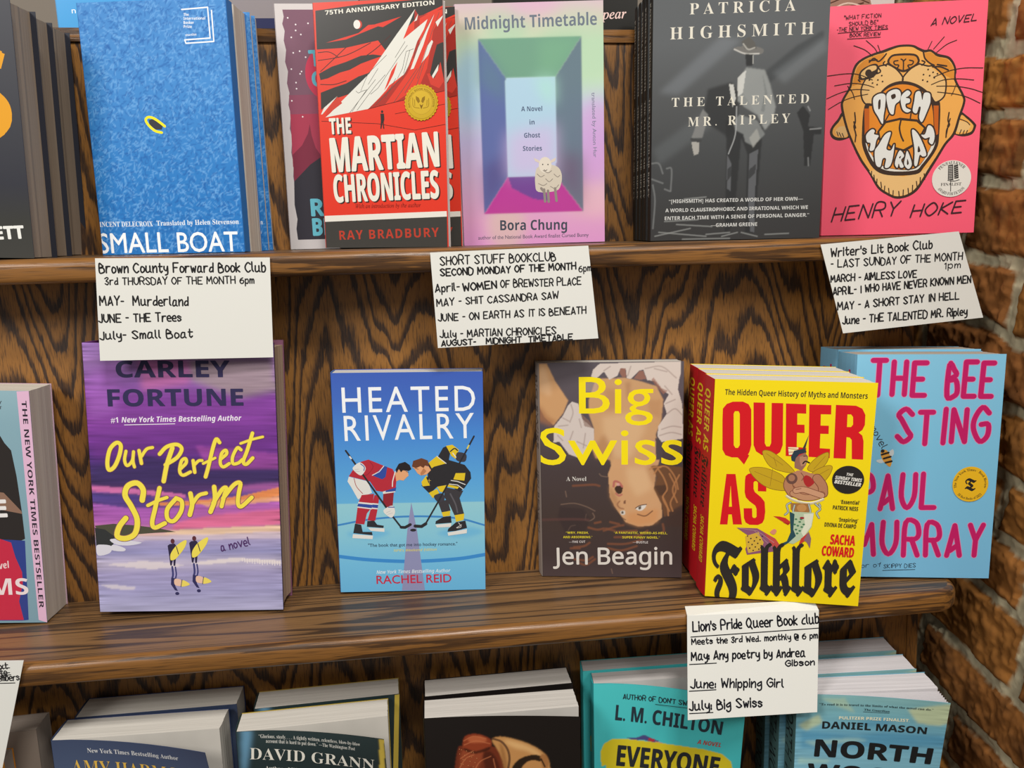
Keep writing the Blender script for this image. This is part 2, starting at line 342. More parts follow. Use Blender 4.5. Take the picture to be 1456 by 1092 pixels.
# poses and sizes (mm, radians) of every book and card: pose = x, y, z, yaw, lean, roll; dim = width, height, thickness
PLACES = {
"dark":{"pose":[-399.9785,-13.3222,313.1702,-0.0973,0.0159,-0.0379],"dim":[148.77,191.44,33.0],"art":"dark"},
"boat":{"pose":[-218.9465,22.0772,307.4502,-0.1525,0.0373,0.0015],"dim":[123.62,203.65,12.0],"art":"boat","gap":16,"fan":15},
"alt":{"pose":[-66.723,57.7761,307.4956,-0.0212,0.0449,-0.0],"dim":[139.95,214.1,11.0],"art":"alt"},
"mars":{"pose":[-32.0667,34.175,308.4805,-0.2183,0.0083,-0.0124],"dim":[111.89,205.39,11.0],"art":"mars"},
"midn":{"pose":[92.7725,42.3622,307.0345,-0.0981,0.002,0.0069],"dim":[130.58,208.5,16.0],"art":"midn"},
"ripley":{"pose":[258.3716,2.2176,307.9054,-0.1494,0.0277,-0.0034],"dim":[149.71,213.05,14.0],"art":"ripley","cock":0.025},
"throat":{"pose":[441.6066,43.3554,307.8689,-0.2107,0.0619,-0.0],"dim":[141.53,211.84,14.0],"art":"throat"},
"nyt":{"pose":[-418.6016,-31.873,8.0252,-0.0408,0.0281,-0.0501],"dim":[140.0,201.0,36.0],"art":"nyt"},
"storm":{"pose":[-235.4324,-36.6771,6.6693,-0.0765,0.0699,-0.028],"dim":[155.95,231.9,33.0],"art":"storm"},
"rival":{"pose":[-33.206,-24.3426,2.8156,-0.0819,0.0275,-0.0173],"dim":[130.72,200.74,20.0],"art":"rival"},
"swiss":{"pose":[152.7664,-16.5842,0.6802,-0.1973,0.04,0.0042],"dim":[128.52,202.15,17.0],"art":"swiss","cock":0.242},
"folk":{"pose":[286.1658,-82.0959,2.2622,-0.2731,0.0011,-0.0176],"dim":[127.07,193.85,23.0],"art":"folk","cock":0.252},
"bee":{"pose":[424.8094,-67.0643,3.0171,-0.1695,0.0598,-0.0111],"dim":[126.52,203.89,27.0],"art":"bee","cock":0.236},
"dark2":{"pose":[-402.4094,20.6793,313.1702,-0.0973,0.0159,-0.0379],"dim":[148.77,191.44,33.0],"art":"dark","copy":"dark"},
"dark3":{"pose":[-402.6681,54.4686,313.1702,-0.0973,0.0159,-0.0379],"dim":[148.77,191.44,33.0],"art":"dark","copy":"dark"},
"boat2":{"pose":[-208.4579,37.5,307.3623,0.09,0.03,0.0],"dim":[123.62,203.65,10.0],"art":"boat","copy":"boat","own":1},
"boat3":{"pose":[-206.4792,49.0,307.3623,0.09,0.03,0.0],"dim":[123.62,203.65,10.0],"art":"boat","copy":"boat","own":1},
"ripley2":{"pose":[258.4364,16.9778,307.9054,-0.1494,0.0277,-0.0034],"dim":[149.71,213.05,14.0],"art":"ripley","copy":"ripley","cock":0.025},
"ripley3":{"pose":[259.6098,31.5713,307.9054,-0.1494,0.0277,-0.0034],"dim":[149.71,213.05,14.0],"art":"ripley","copy":"ripley","cock":0.025},
"ripley4":{"pose":[260.3375,46.2319,307.9054,-0.1494,0.0277,-0.0034],"dim":[149.71,213.05,14.0],"art":"ripley","copy":"ripley","cock":0.025},
"ripley5":{"pose":[260.9373,60.9117,307.9054,-0.1494,0.0277,-0.0034],"dim":[149.71,213.05,14.0],"art":"ripley","copy":"ripley","cock":0.025},
"folk2":{"pose":[288.5906,-57.332,2.2622,-0.2731,0.0011,-0.0176],"dim":[127.07,193.85,23.0],"art":"folk","copy":"folk","cock":0.252},
"folk3":{"pose":[290.0455,-32.2964,2.2622,-0.2731,0.0011,-0.0176],"dim":[127.07,193.85,23.0],"art":"folk","copy":"folk","cock":0.252},
"bee2":{"pose":[423.2,-37.6196,3.0171,-0.1695,0.0598,-0.0111],"dim":[126.52,203.89,27.0],"art":"bee","copy":"bee","cock":0.236},
"mars2":{"pose":[-20.5556,44.1699,307.3323,-0.1,0.03,0.0],"dim":[111.89,205.39,11.0],"art":"mars","copy":"mars"},
"amy":{"pose":[-263.9,-98.0,-305.3924,-0.02,0.028,-0.006],"dim":[133.0,230.0,29.0],"art":"amy","curl":[30.2,-3.1]},
"amy2":{"pose":[-257.0,-66.0,-306.1564,0.0,0.02,-0.002],"dim":[133.0,230.0,29.0],"art":"amy","copy":"amy","own":1},
"grann":{"pose":[-117.4,-110.0,-304.5816,0.045,0.035,-0.012],"dim":[123.0,229.0,27.0],"art":"grann","curl":[30.9,-3.5]},
"grann2":{"pose":[-109.0,-79.0,-304.7165,0.05,0.03,-0.012],"dim":[123.0,229.0,27.0],"art":"grann","copy":"grann","own":1},
"hair":{"pose":[36.0,-117.0,-304.8346,-0.004,0.04,-0.008],"dim":[131.0,230.0,28.0],"art":"hair","curl":[14.3,-2.5]},
"hair2":{"pose":[38.0,-84.0,-305.6295,0.015,0.035,-0.003],"dim":[131.0,230.0,28.0],"art":"hair","copy":"hair","own":1},
"chil":{"pose":[187.4,-87.0,-306.2046,-0.03,0.042,0.0],"dim":[132.0,230.0,19.0],"art":"chil","curl":[41.6,-8.7],"cock":-0.069},
"chil2":{"pose":[182.2,-66.0,-306.2425,-0.02,0.04,0.0],"dim":[132.0,230.0,19.0],"art":"chil","copy":"chil","own":1,"cock":-0.069},
"north":{"pose":[357.0,-124.0,-306.3524,-0.07,0.025,0.0],"dim":[125.0,229.0,26.0],"art":"north","curl":[21.4,-3.6],"cock":-0.078},
"north2":{"pose":[356.0,-96.0,-306.3004,-0.055,0.027,0.0],"dim":[125.0,229.0,26.0],"art":"north","copy":"north","own":1,"cock":-0.078},
"north3":{"pose":[357.0,-67.5,-306.2225,-0.045,0.03,0.005],"dim":[125.0,229.0,26.0],"art":"north","copy":"north","own":1,"cock":-0.078},
"c1":{"o":[-206.94,-41.94,225.51],"ex":[0.99976,-0.00087,-0.0218],"ez":[0.02181,0.03996,0.99896],"quad":[[3.01,81.14],[136.7,81.14],[135.32,0.17],[0.0,0.0]],"art":"c1"},
"c2":{"o":[63.16,-42.65,225.08],"ex":[0.99985,0.00088,0.01753],"ez":[-0.01755,0.04993,0.9986],"quad":[[-1.7,79.03],[130.89,79.03],[137.16,0.45],[0.0,0.0]],"art":"c2"},
"c3":{"o":[421.28,-43.61,223.89],"ex":[0.99796,0.00319,0.06378],"ez":[-0.06386,0.04984,0.99671],"quad":[[-18.46,79.56],[110.17,79.56],[133.57,0.8],[0.0,0.0]],"art":"c3"},
"c4":{"o":[255.55,-131.85,-82.13],"ex":[0.99937,-0.01021,-0.03405],"ez":[0.03554,0.28717,0.95722],"quad":[[2.95,84.79],[119.28,84.79],[112.84,0.63],[0.0,0.0]],"art":"c4","flap":[[5.12,11.9,90.29],[117.98,5.73,92.45]]},
"c5":{"o":[-348.51,-110.47,-78.49],"ex":[0.99774,-0.00201,-0.06715],"ez":[0.06718,0.02992,0.99729],"quad":[[26.52,89.71],[78.4,89.71],[57.66,-0.55],[0.0,0.0]],"art":"c5"}}

# artwork of the covers and cards, in millimetres from the lower left corner
ARTWORK = {
"dark":[
["G",[[189.6,"45464c"],[98.8,"34353c"],[56.8,"2c2d36"],[28.9,"33332f"],[-0.6,"3a3935"]]],
["T","dd9a1c","S","SB",0.02,64.54,101.9,90.9,140.8,91.6],
["T","e6e6e0","ETT","SB",0.02,9.72,120.6,14.3,142.8,15.5]],
"boat":[
["G",[[203.3,"3f84c6"],[138.0,"3a84c8"],[64.7,"2478c0"],[0.5,"1a70ba"]]],
["X","leaf","6aa6de","125ca6",4200],
["S","e8ecf0",0,1.06,[87.0,195.5,108.6,196.5,108.7,172.8,87.4,172.1,88.2,169.4,111.5,170.1,111.6,194.0]],
["T","e8ecf0","The","SB",0,2.17,88.2,190.5,92.5,190.4],
["T","e8ecf0","International","SB",0,2.17,87.9,187.5,105.9,187.2],
["T","e8ecf0","Booker","SB",0,2.18,87.6,184.4,96.2,184.1],
["T","e8ecf0","Prize","SB",0,2.18,87.4,181.3,94.2,181.1],
["T","e8ecf0","shortlist","SB",0,1.59,88.3,175.0,97.6,175.3],
["P","2e3038",0,[51.2,110.1,55.6,111.0,62.5,105.0,61.4,102.1,56.1,102.3,51.2,106.4]],
["S","f0e21c",1,2.13,[61.1,99.7,55.6,101.3,50.5,106.0,48.5,110.2,51.0,112.4,55.7,111.2,60.6,107.7,64.2,104.7]],
["T","e4ecf2","VINCENT DELECROIX","B",0,4.09,-3.4,23.9,46.0,23.3],
["T","e4ecf2","Translated by Helen Stevenson","B",0,4.07,49.4,23.7,120.4,23.4],
["T","f0f3f5","SMALL","S",0.008,16.48,-2.7,1.7,57.6,1.4],
["T","f0f3f5","BOAT","S",0.008,16.2,65.9,1.2,118.3,0.8]],
"alt":[
["G",[[217.2,"cdc6c4"],[-2.5,"c4c0c0"]]],
["P","7a5566",0,[6.8,209.1,7.6,203.2,5.9,197.2,7.6,191.2,6.2,183.2,7.7,175.1,6.1,165.0,8.1,156.9,6.5,146.7,8.1,138.5,6.5,128.2,8.0,120.0,6.3,107.6,7.9,99.2,6.1,86.7,7.5,76.2,6.4,65.6,7.6,52.9,5.9,40.1,7.6,27.2,6.1,18.6,6.8,8.6,57.2,8.7,88.1,10.2,89.9,209.2]],
["B","000000",0,0.2,0,[-17.7,217.0,-17.5,217.0,-17.6,216.8]],
["P","8c4a60",0,[7.5,136.5,39.2,137.2,64.7,137.0,63.4,115.2,7.5,115.8]],
["P","a83a52",0,[7.6,120.0,85.2,121.3,87.0,72.8,6.8,74.1]],
["E","c43a56",17.2,22.0,40.3,154.7],
["P","7c2a40",0,[7.1,84.6,16.1,92.8,22.1,103.2,24.2,111.5,25.4,101.1,28.1,90.6,33.6,82.1,61.6,83.8,77.1,51.6,7.1,55.0]],
["P","2f2d36",0,[6.9,61.0,22.5,75.9,35.9,84.6,62.7,102.7,92.4,93.9,88.1,10.2,57.2,8.7,6.8,8.6,6.1,18.6,7.6,27.2,5.9,40.1]],
["E","e6dfe0",0.7,0.7,11.0,202.2],
["E","e6dfe0",0.7,0.7,17.5,196.6],
["E","e6dfe0",0.7,0.7,13.0,185.8],
["E","e6dfe0",0.7,0.7,21.5,188.2],
["E","e6dfe0",0.7,0.7,28.4,197.6],
["E","e6dfe0",0.7,0.7,17.2,191.6],
["E","e6dfe0",0.7,0.7,19.5,174.1],
["E","e6dfe0",0.7,0.7,13.8,172.7],
["E","e6dfe0",0.7,0.7,11.2,158.9],
["E","e6dfe0",0.7,0.7,14.6,142.1],
["E","e6dfe0",0.7,0.7,18.6,154.8],
["E","e6dfe0",0.7,0.7,9.7,131.7],
["E","e6dfe0",0.7,0.7,18.4,117.8],
["E","e6dfe0",0.7,0.7,20.0,156.8],
["E","e6dfe0",0.7,0.7,14.5,147.3],
["E","e6dfe0",0.7,0.7,24.4,169.0],
["T","63b6c8","RAY","SB",0.02,15.03,20.7,29.9,58.5,30.4],
["T","63b6c8","BRADBURY","SB",0.02,15.19,21.1,12.2,105.9,13.0],
["T","63b6c8","THE","SB",0.02,13.39,27.7,161.2,66.1,162.7],
["T","63b6c8","CHRONICLES","SB",0.02,12.31,29.1,144.1,125.2,146.9]],
"mars":[
["G",[[205.3,"d93c28"],[91.6,"dc3823"],[-2.5,"d83420"]]],
["P","34322f",0,[1.8,199.0,39.7,202.4,112.9,209.9,112.6,199.0,88.8,189.8,61.4,165.5,55.4,173.5,27.3,168.6,1.3,167.9]],
["P","d83420",0,[9.7,173.1,38.6,179.9,47.4,186.0,52.7,186.2,76.3,191.7,60.1,183.9,55.9,184.7,41.8,180.0,27.6,175.2]],
["P","34322f",0,[2.1,148.3,13.5,153.6,26.7,157.2,39.8,161.7,50.6,162.4,59.1,161.1,48.3,158.0,39.5,155.3,29.6,150.7,20.8,148.7,9.7,144.3,3.1,143.0]],
["P","34322f",0,[2.7,132.7,14.7,136.6,25.8,139.6,36.9,145.0,48.4,148.3,49.9,147.1,30.8,131.7,17.5,128.0,5.0,120.2,2.2,118.3]],
["S","4a2018",1,0.63,[1.8,159.0,16.0,160.5,27.0,162.6,37.9,166.7,48.9,171.8]],
["S","4a2018",1,0.63,[3.5,150.0,13.7,158.1,27.3,169.0]],
["S","4a2018",1,0.63,[37.5,157.4,52.9,166.7,66.2,177.0]],
["S","4a2018",1,0.63,[2.2,165.4,12.0,165.6,20.4,160.9]],
["S","4a2018",1,0.63,[2.9,139.5,14.9,139.1,25.9,141.8]],
["P","a62c20",0,[88.0,197.0,91.5,191.6,103.6,194.0,112.6,197.5,111.9,171.1,107.1,168.4,99.5,145.6,96.9,145.7,111.5,139.3,111.8,131.4,66.1,122.5,53.1,120.5,44.3,118.2,57.7,128.9,75.5,144.3,85.5,155.9]],
["P","d63a26",0,[92.0,189.7,102.6,194.6,111.5,196.1,111.4,192.3,103.2,179.6,100.6,165.2,97.0,149.6,90.2,136.0,68.3,123.1,59.6,121.8,79.9,146.2,91.2,167.4]],
["P","34322f",0,[111.8,170.6,106.0,168.4,102.5,157.3,99.5,145.6,101.5,140.6,107.5,145.4,108.8,154.2,109.1,146.3,111.7,138.8]],
["P","c9392a",0,[108.8,154.7,106.5,147.9,103.1,141.6,96.9,145.7,99.8,136.7,107.1,133.5,111.5,139.3]],
["P","dcdad0",0,[88.5,197.3,77.2,173.7,98.8,188.9,95.3,180.9,89.2,171.4,85.8,162.7,80.0,149.7,76.6,145.3,63.5,136.8,60.6,133.0,54.4,127.0,44.3,118.2,5.7,112.1,10.3,115.5,18.3,122.9,30.9,133.7,46.7,147.2,59.2,162.6,72.6,178.8]],
["P","d63a26",0,[71.7,155.8,66.1,148.6,59.0,132.7,62.4,136.8,68.1,146.5]],
["P","dcdad0",0,[101.9,172.4,97.5,167.2,92.4,154.2,98.4,160.4,102.9,170.9]],
["P","dcdad0",0,[104.8,192.9,91.9,171.3,82.6,149.1,85.5,150.0,94.4,168.3,98.4,178.8]],
["P","dcdad0",0,[90.8,193.4,87.1,187.2,89.6,188.3]],
["P","dcdad0",0,[111.9,191.3,105.5,186.3,107.1,182.6,111.3,189.5]],
["P","dcdad0",0,[107.1,152.8,101.1,143.6,102.0,141.4,106.5,147.9]],
["P","dcdad0",0,[1.9,114.7,5.0,120.2,17.4,129.5,8.3,120.1,3.1,114.7]],
["P","c63a28",0,[17.4,129.0,21.4,123.6,5.7,113.1,8.3,119.1]],
["S","55534c",0,0.32,[62.3,161.5,45.6,147.2,38.5,133.4]],
["S","55534c",0,0.32,[54.4,150.9,45.2,138.3]],
["S","55534c",0,0.32,[80.7,168.8,71.8,158.3,53.7,135.0,47.0,130.2]],
["S","55534c",0,0.32,[78.7,171.7,69.7,159.3]],
["S","55534c",0,0.32,[85.9,165.7,79.5,163.9,75.8,150.3,71.2,142.5]],
["S","55534c",0,0.32,[51.8,142.1,39.3,128.4,27.8,115.6]],
["S","55534c",0,0.32,[60.6,145.8,51.6,137.1,43.7,128.3,34.4,117.4]],
["S","55534c",0,0.32,[43.9,134.3,35.9,124.5,30.0,116.5]],
["S","55534c",0,0.32,[69.6,142.5,59.8,126.9]],
["S","55534c",0,0.32,[34.1,133.1,36.2,131.5,39.5,132.9,42.8,133.8]],
["S","55534c",0,0.32,[82.7,164.8,76.7,146.3]],
["S","55534c",0,0.32,[103.0,191.2,91.3,169.4,75.5,142.4]],
["S","55534c",0,0.32,[108.8,193.9,102.1,178.7,88.3,142.0]],
["S","55534c",0,0.32,[96.2,157.5,83.4,126.2]],
["S","55534c",0,0.32,[88.5,149.9,67.2,123.1]],
["S","55534c",0,0.32,[92.9,153.7,77.2,130.4]],
["S","55534c",0,0.32,[73.3,141.4,50.9,121.1]],
["S","5c1a12",0,0.36,[44.3,118.2,67.2,123.1,111.3,131.2]],
["S","5c1a12",0,0.36,[2.2,109.1,52.4,105.8,84.7,99.8,111.6,103.9]],
["S","5c1a12",0,0.32,[67.9,113.6,111.5,120.5]],
["E","c03a26",3.3,3.5,38.9,186.7],
["E","dedcd4",3.0,3.6,37.6,186.8],
["E","2a2422",1.0,1.1,56.5,115.7],
["P","2a2422",0,[54.9,114.1,58.0,114.0,58.2,109.3,57.4,106.7,57.9,101.4,56.9,101.7,56.5,106.8,55.3,101.5,54.4,101.7,55.1,108.3]],
["T","e6e2d4","75TH ANNIVERSARY EDITION","SB",0,3.46,10.4,195.3,105.0,199.9],
["T","2a2320","THE","SB",0.012,13.12,10.2,97.2,29.1,97.6],
["T","2a2320","MARTIAN","SB",0.012,28.42,10.6,65.1,106.4,68.5],
["T","2a2320","CHRONICLES","SB",0.012,23.19,11.3,39.0,105.5,41.4],
["T","e4e0d2","THE","SB",0.012,13.11,9.2,98.0,28.1,98.4],
["T","e4e0d2","MARTIAN","SB",0.012,28.41,9.5,65.9,105.4,69.3],
["T","e4e0d2","CHRONICLES","SB",0.012,23.19,10.3,39.9,104.4,42.3],
["T","7c1c12","With an introduction by the author","I",0,3.49,29.0,34.5,88.0,34.9],
["P","e0dcd2",0,[0.2,28.2,110.9,31.0,111.0,26.3,0.3,23.0]],
["P","3b3935",0,[0.3,23.0,111.0,26.3,110.9,-0.8,0.2,-2.0]],
["T","b43a28","RAY BRADBURY","SB~",0,7.91,12.9,7.1,103.5,9.0]],
"midn":[
["G",[[210.2,"ccb3bd"],[192.9,"c9bfae"],[175.5,"b9cfae"],[146.1,"bcd4b4"],[122.2,"b4c6d4"],[91.9,"b8b0d4"],[54.8,"c6a4c4"],[23.4,"d49ac0"],[-2.2,"d290c4"]]],
["B","a8ccac",0.5,12.6,1,[77.6,192.4,128.1,196.9,130.2,143.3,89.3,144.4]],
["B","8cc8a4",0.4,8.4,1,[27.4,199.5,65.1,198.6,58.2,177.1,30.8,177.9]],
["B","d4a4c4",0.6,9.5,1,[52.9,210.6,90.5,209.6,81.9,198.1,52.5,198.9]],
["B","8fb8dc",0.7,10.5,1,[0.7,162.8,19.9,168.2,20.0,115.8,2.7,112.2]],
["B","e0b4b8",0.6,8.4,1,[87.5,47.1,129.2,54.4,130.1,24.5,96.0,29.8]],
["B","cf8fd0",0.6,10.5,1,[105.9,113.4,130.1,125.0,130.5,62.8,113.9,54.9]],
["B","c8c890",0.4,8.4,1,[25.7,31.9,54.2,31.0,53.4,1.9,24.6,2.7]],
["B","66967f",0.95,0.6,0,[19.9,179.1,111.0,179.3,87.6,146.4,42.9,146.2]],
["B","7ab088",0.4,8.4,0,[73.0,178.7,111.0,178.7,89.4,148.4,72.3,148.8]],
["B","50609a",0.95,0.6,0,[19.9,179.1,42.9,146.2,42.4,60.7,19.4,27.8]],
["B","5a7a8a",0.6,8.4,0,[19.9,179.1,42.9,146.2,42.2,125.4,18.9,142.3]],
["B","4e3f78",0.6,8.4,0,[19.4,70.2,43.0,80.0,42.4,60.7,19.4,27.8]],
["B","5c7080",0.95,0.6,0,[111.0,179.3,110.7,28.3,86.6,59.9,87.6,146.4]],
["B","6a4a6a",0.6,10.5,0,[87.0,80.9,111.3,78.1,110.7,28.3,86.6,59.9]],
["B","b02a8c",0.95,0.6,0,[42.4,60.7,86.6,59.9,110.7,28.3,19.4,27.8]],
["B","a8c8dc",0.97,0.6,0,[42.9,146.2,87.6,146.4,86.6,59.9,42.4,60.7]],
["B","c8b0d8",0.7,10.5,0,[43.1,98.7,87.5,105.7,86.6,59.9,42.4,60.7]],
["B","a8dcc8",0.6,8.4,0,[68.0,146.0,87.6,146.0,87.2,122.1,76.1,126.5]],
["B","50408c",0.8,0.8,0,[42.4,60.7,68.1,60.0,80.7,38.4,65.4,40.3,46.0,50.5]],
["T","68727f","Midnight Timetable","SB",0,10.19,8.5,187.3,124.9,188.4],
["T","4b5a76","A Novel","SB",0,4.08,56.1,117.5,75.0,117.3],
["T","4b5a76","in","SB",0,4.11,63.4,105.8,67.9,106.0],
["T","4b5a76","Ghost","SB",0,4.14,58.1,94.6,72.6,94.5],
["T","4b5a76","Stories","SB",0,4.16,56.7,83.2,74.0,83.0],
["T","3b4350","Bora Chung","SB",0,9.07,33.8,13.1,95.7,11.9],
["T","575063","author of the National Book Award finalist Cursed Bunny","S",0.006,3.26,13.2,5.3,115.7,5.0],
["T","7a7a92","translated by Anton Hur","S",0.006,3.24,119.7,131.8,120.8,75.7],
["P","c9bfae",1,[67.8,64.6,70.5,68.8,79.2,70.6,87.9,68.3,91.5,61.9,90.9,53.4,86.4,47.2,69.9,46.6,67.1,54.1]],
["E","d8cfc0",5.8,7.0,76.6,70.3],
["P","d2c4b6",0,[71.0,74.6,66.3,76.9,67.5,73.9,71.6,72.1]],
["P","d2c4b6",0,[81.9,74.3,86.7,76.7,85.8,73.4,81.8,71.8]],
["S","8a8078",0,2.32,[75.2,48.6,75.9,37.9]],
["S","8a8078",0,2.32,[78.7,47.4,79.2,37.6]],
["S","8a8078",0,2.32,[85.3,49.3,86.4,38.2]],
["S","8a8078",0,2.32,[72.6,49.7,74.3,47.5]],
["S","8c8278",1,0.63,[69.2,62.5,72.4,59.9,75.7,61.3]],
["S","8c8278",1,0.63,[76.8,58.1,80.0,55.4,83.3,57.9]],
["S","8c8278",1,0.63,[84.5,62.1,87.7,59.4,89.9,60.8]],
["S","8c8278",1,0.63,[70.1,54.0,74.5,52.2,77.8,53.8]],
["S","8c8278",1,0.63,[81.0,51.2,85.3,49.3,88.7,52.4]],
["S","8c8278",1,0.63,[74.7,65.5,79.1,63.3,82.4,65.1]],
["E","4a4440",0.6,0.6,74.4,70.8],
["E","4a4440",0.6,0.6,79.2,70.6],
["S","6a6058",1,0.63,[75.6,66.1,76.9,65.2,78.2,66.0]]],
"ripley":[
["G",[[217.6,"545759"],[166.9,"56595b"],[120.6,"4a4c4d"],[73.3,"3e4041"],[24.8,"353535"],[-3.0,"323131"]]],
["B","8a9096",0.28,3.7,0,[5.7,127.0,58.8,172.3,75.6,168.6,22.7,124.9]],
["B","303436",0.6,1.7,0,[75.3,125.2,122.5,162.6,145.2,174.6,145.6,166.7,90.5,124.8]],
["B","868c90",0.26,3.3,0,[103.4,140.7,145.5,169.9,149.3,158.7,113.8,132.3]],
["B","777d80",0.2,3.7,0,[1.2,79.1,46.8,111.2,52.3,97.9,6.5,65.6]],
["B","242526",0.8,1.7,0,[48.1,129.1,68.3,134.3,75.3,125.2,74.3,100.6,67.9,87.6,52.3,97.9,43.6,103.0]],
["B","262728",0.9,1.0,0,[64.1,102.5,96.6,96.0,94.1,46.8,92.1,5.0,84.2,6.0,83.7,73.9,78.2,87.3,73.6,13.1,66.0,3.7,65.7,74.3]],
["B","8e918f",0.85,1.0,0,[80.5,146.1,96.6,143.6,101.2,132.6,107.0,113.0,104.9,101.6,98.4,93.5,91.1,106.8,80.7,113.6,73.8,118.7,75.3,136.2]],
["B","6f7372",0.8,0.7,0,[94.6,140.9,97.2,124.6,94.4,110.0,97.2,108.3,99.3,124.6]],
["B","7c7f7e",0.7,0.7,0,[75.1,130.1,79.0,113.7,91.1,106.8,84.0,116.8]],
["B","c4c4be",0.9,0.3,0,[66.3,132.7,70.0,132.6,72.4,120.4,69.9,113.9,67.5,125.4]],
["B","c8c8c2",0.8,0.3,0,[73.2,137.4,78.1,142.1,80.6,143.7,78.3,125.1,74.0,122.0]],
["B","7c7f7e",0.8,0.8,0,[70.9,100.7,75.8,107.2,91.3,101.9,98.5,90.2,88.6,80.4,81.7,83.9,79.8,90.6,72.8,94.1]],
["B","a0a09a",0.6,0.7,0,[85.0,87.2,91.5,95.3,94.4,86.9,88.7,78.8]],
["B","7c7c7a",0.8,0.7,0,[44.3,112.6,49.0,107.8,44.3,88.1,34.7,88.3,39.9,103.1]],
["B","3a3a3a",0.9,0.3,0,[34.0,88.4,44.0,86.8,43.7,84.8,33.7,86.0]],
["B","a4a19a",0.9,0.5,0,[34.8,85.3,41.7,84.5,41.2,74.9,37.4,73.6,36.0,78.3]],
["B","6d6b67",0.95,0.3,1,[69.1,162.1,82.5,163.7,94.2,161.0,92.7,156.7,79.3,157.4]],
["B","56544f",0.95,0.3,0,[75.7,167.1,82.2,171.3,87.0,166.7,88.9,161.1,79.2,160.9]],
["L","b8b6b0",0.9,0.3,1.17,[70.0,161.1,79.3,157.4,91.0,157.1]],
["L","a8a69e",0.8,0.3,1.17,[77.4,165.4,81.7,160.8,87.2,162.0]],
["B","1e1f20",0.9,0.7,0,[79.3,157.4,86.0,156.4,86.0,147.6,80.5,146.9]],
["L","a8a8a2",0.8,0.3,0.84,[86.1,155.6,86.3,149.2]],
["B","707276",0.5,0.5,0,[85.4,73.8,93.2,77.7,91.5,36.7,92.2,5.8,88.5,6.7,85.9,30.0]],
["B","707276",0.5,0.5,0,[66.3,73.4,70.3,65.8,69.9,42.2,66.7,44.8]],
["L","9a9c9c",0.8,0.3,1.0,[73.3,113.8,72.9,90.8,67.4,74.3]],
["B","2a2b2c",0.8,0.5,0,[85.9,60.4,91.9,65.3,91.1,57.0,85.5,52.0]],
["B","2a2b2c",0.8,0.5,0,[66.6,60.9,70.3,64.1,70.6,55.7,66.9,50.7]],
["B","232425",0.9,0.7,0,[125.3,107.6,130.6,113.2,136.8,105.7,135.6,95.9,147.5,94.3,147.1,89.0,141.0,89.2,138.8,62.6,133.7,62.7,131.5,92.7]],
["L","8a8c8c",0.7,0.5,1.0,[134.8,112.3,136.7,109.0]],
["L","8a8c8c",0.7,0.5,1.0,[137.4,93.4,146.7,94.0]],
["L","7a7c7c",0.7,0.5,1.0,[136.8,69.3,137.4,62.6]],
["L","707272",0.7,0.5,1.17,[-0.4,67.4,6.5,67.2,10.1,58.7]],
["L","707272",0.7,0.5,1.17,[0.6,53.9,10.2,50.3]],
["L","707272",0.7,0.5,1.17,[13.5,62.9,17.8,61.9,17.3,43.3]],
["L","707272",0.7,0.5,1.17,[1.5,48.8,3.5,35.1,2.0,11.0]],
["L","707272",0.7,0.5,1.17,[12.0,45.1,16.4,43.3]],
["L","868886",0.7,0.5,0.84,[3.9,4.1,35.3,10.4]],
["L","868886",0.7,0.5,0.84,[23.0,14.1,54.4,11.7]],
["L","868886",0.7,0.5,0.84,[7.3,7.5,49.4,3.2]],
["L","868886",0.7,0.5,0.84,[49.4,4.9,70.3,6.2]],
["L","868886",0.7,0.5,0.84,[12.4,16.9,42.1,18.0]],
["L","868886",0.7,0.5,0.84,[63.4,2.9,77.2,6.1]],
["L","868886",0.7,0.5,0.84,[80.7,6.0,94.8,2.3]],
["L","868886",0.7,0.5,0.84,[40.2,25.8,59.3,26.2]],
["L","868886",0.7,0.5,0.84,[29.5,36.2,48.6,37.6]],
["L","868886",0.7,0.5,0.84,[101.7,3.9,122.5,4.4]],
["L","868886",0.7,0.5,0.84,[28.5,1.0,70.4,1.0]],
["T","d6d1c2","PATRICIA","B_",-0.006,8.78,31.1,190.4,120.6,190.9],
["T","d6d1c2","HIGHSMITH","B_",-0.006,9.64,14.8,170.6,136.9,171.7],
["T","d6d1c2","THE TALENTED","B_",-0.006,7.34,17.1,115.0,135.3,115.4],
["T","d6d1c2","MR. RIPLEY","B_",-0.006,7.6,31.5,98.2,119.8,99.3],
["T","c6c6c2","“[HIGHSMITH] HAS CREATED A WORLD OF HER OWN—","SB",0,3.1,15.9,32.9,133.9,32.9],
["T","c6c6c2","A WORLD CLAUSTROPHOBIC AND IRRATIONAL WHICH WE","SB",0,3.11,12.9,25.0,138.6,25.4],
["T","c6c6c2","ENTER EACH TIME WITH A SENSE OF PERSONAL DANGER.”","SB",0,3.12,12.4,18.1,139.9,18.7],
["T","c6c6c2","—GRAHAM GREENE","SB",0,3.14,53.4,11.3,94.5,11.5]],
"throat":[
["G",[[214.5,"f8627a"],[100.5,"f8647c"],[-5.0,"f25a74"]]],
["P","3a2a20",1,[16.8,115.4,11.3,109.2,6.3,102.9,4.6,97.2,7.3,91.7,14.2,89.4,23.4,92.0,26.9,95.0]],
["P","3a2a20",1,[121.6,111.5,128.7,108.5,136.7,101.2,137.6,97.6,134.6,91.4,126.4,89.5,117.9,91.9,115.6,94.8]],
["P","e8a852",1,[17.6,112.5,12.2,106.3,8.1,101.4,7.1,96.9,9.5,93.5,14.4,92.3,21.9,94.1]],
["P","e8a852",1,[123.1,108.7,128.9,105.7,134.7,100.1,135.2,97.3,133.1,93.5,126.2,91.9,119.2,93.6]],
["P","e2b878",1,[20.9,101.0,13.7,102.6,9.6,97.8,14.1,93.3,19.8,93.1]],
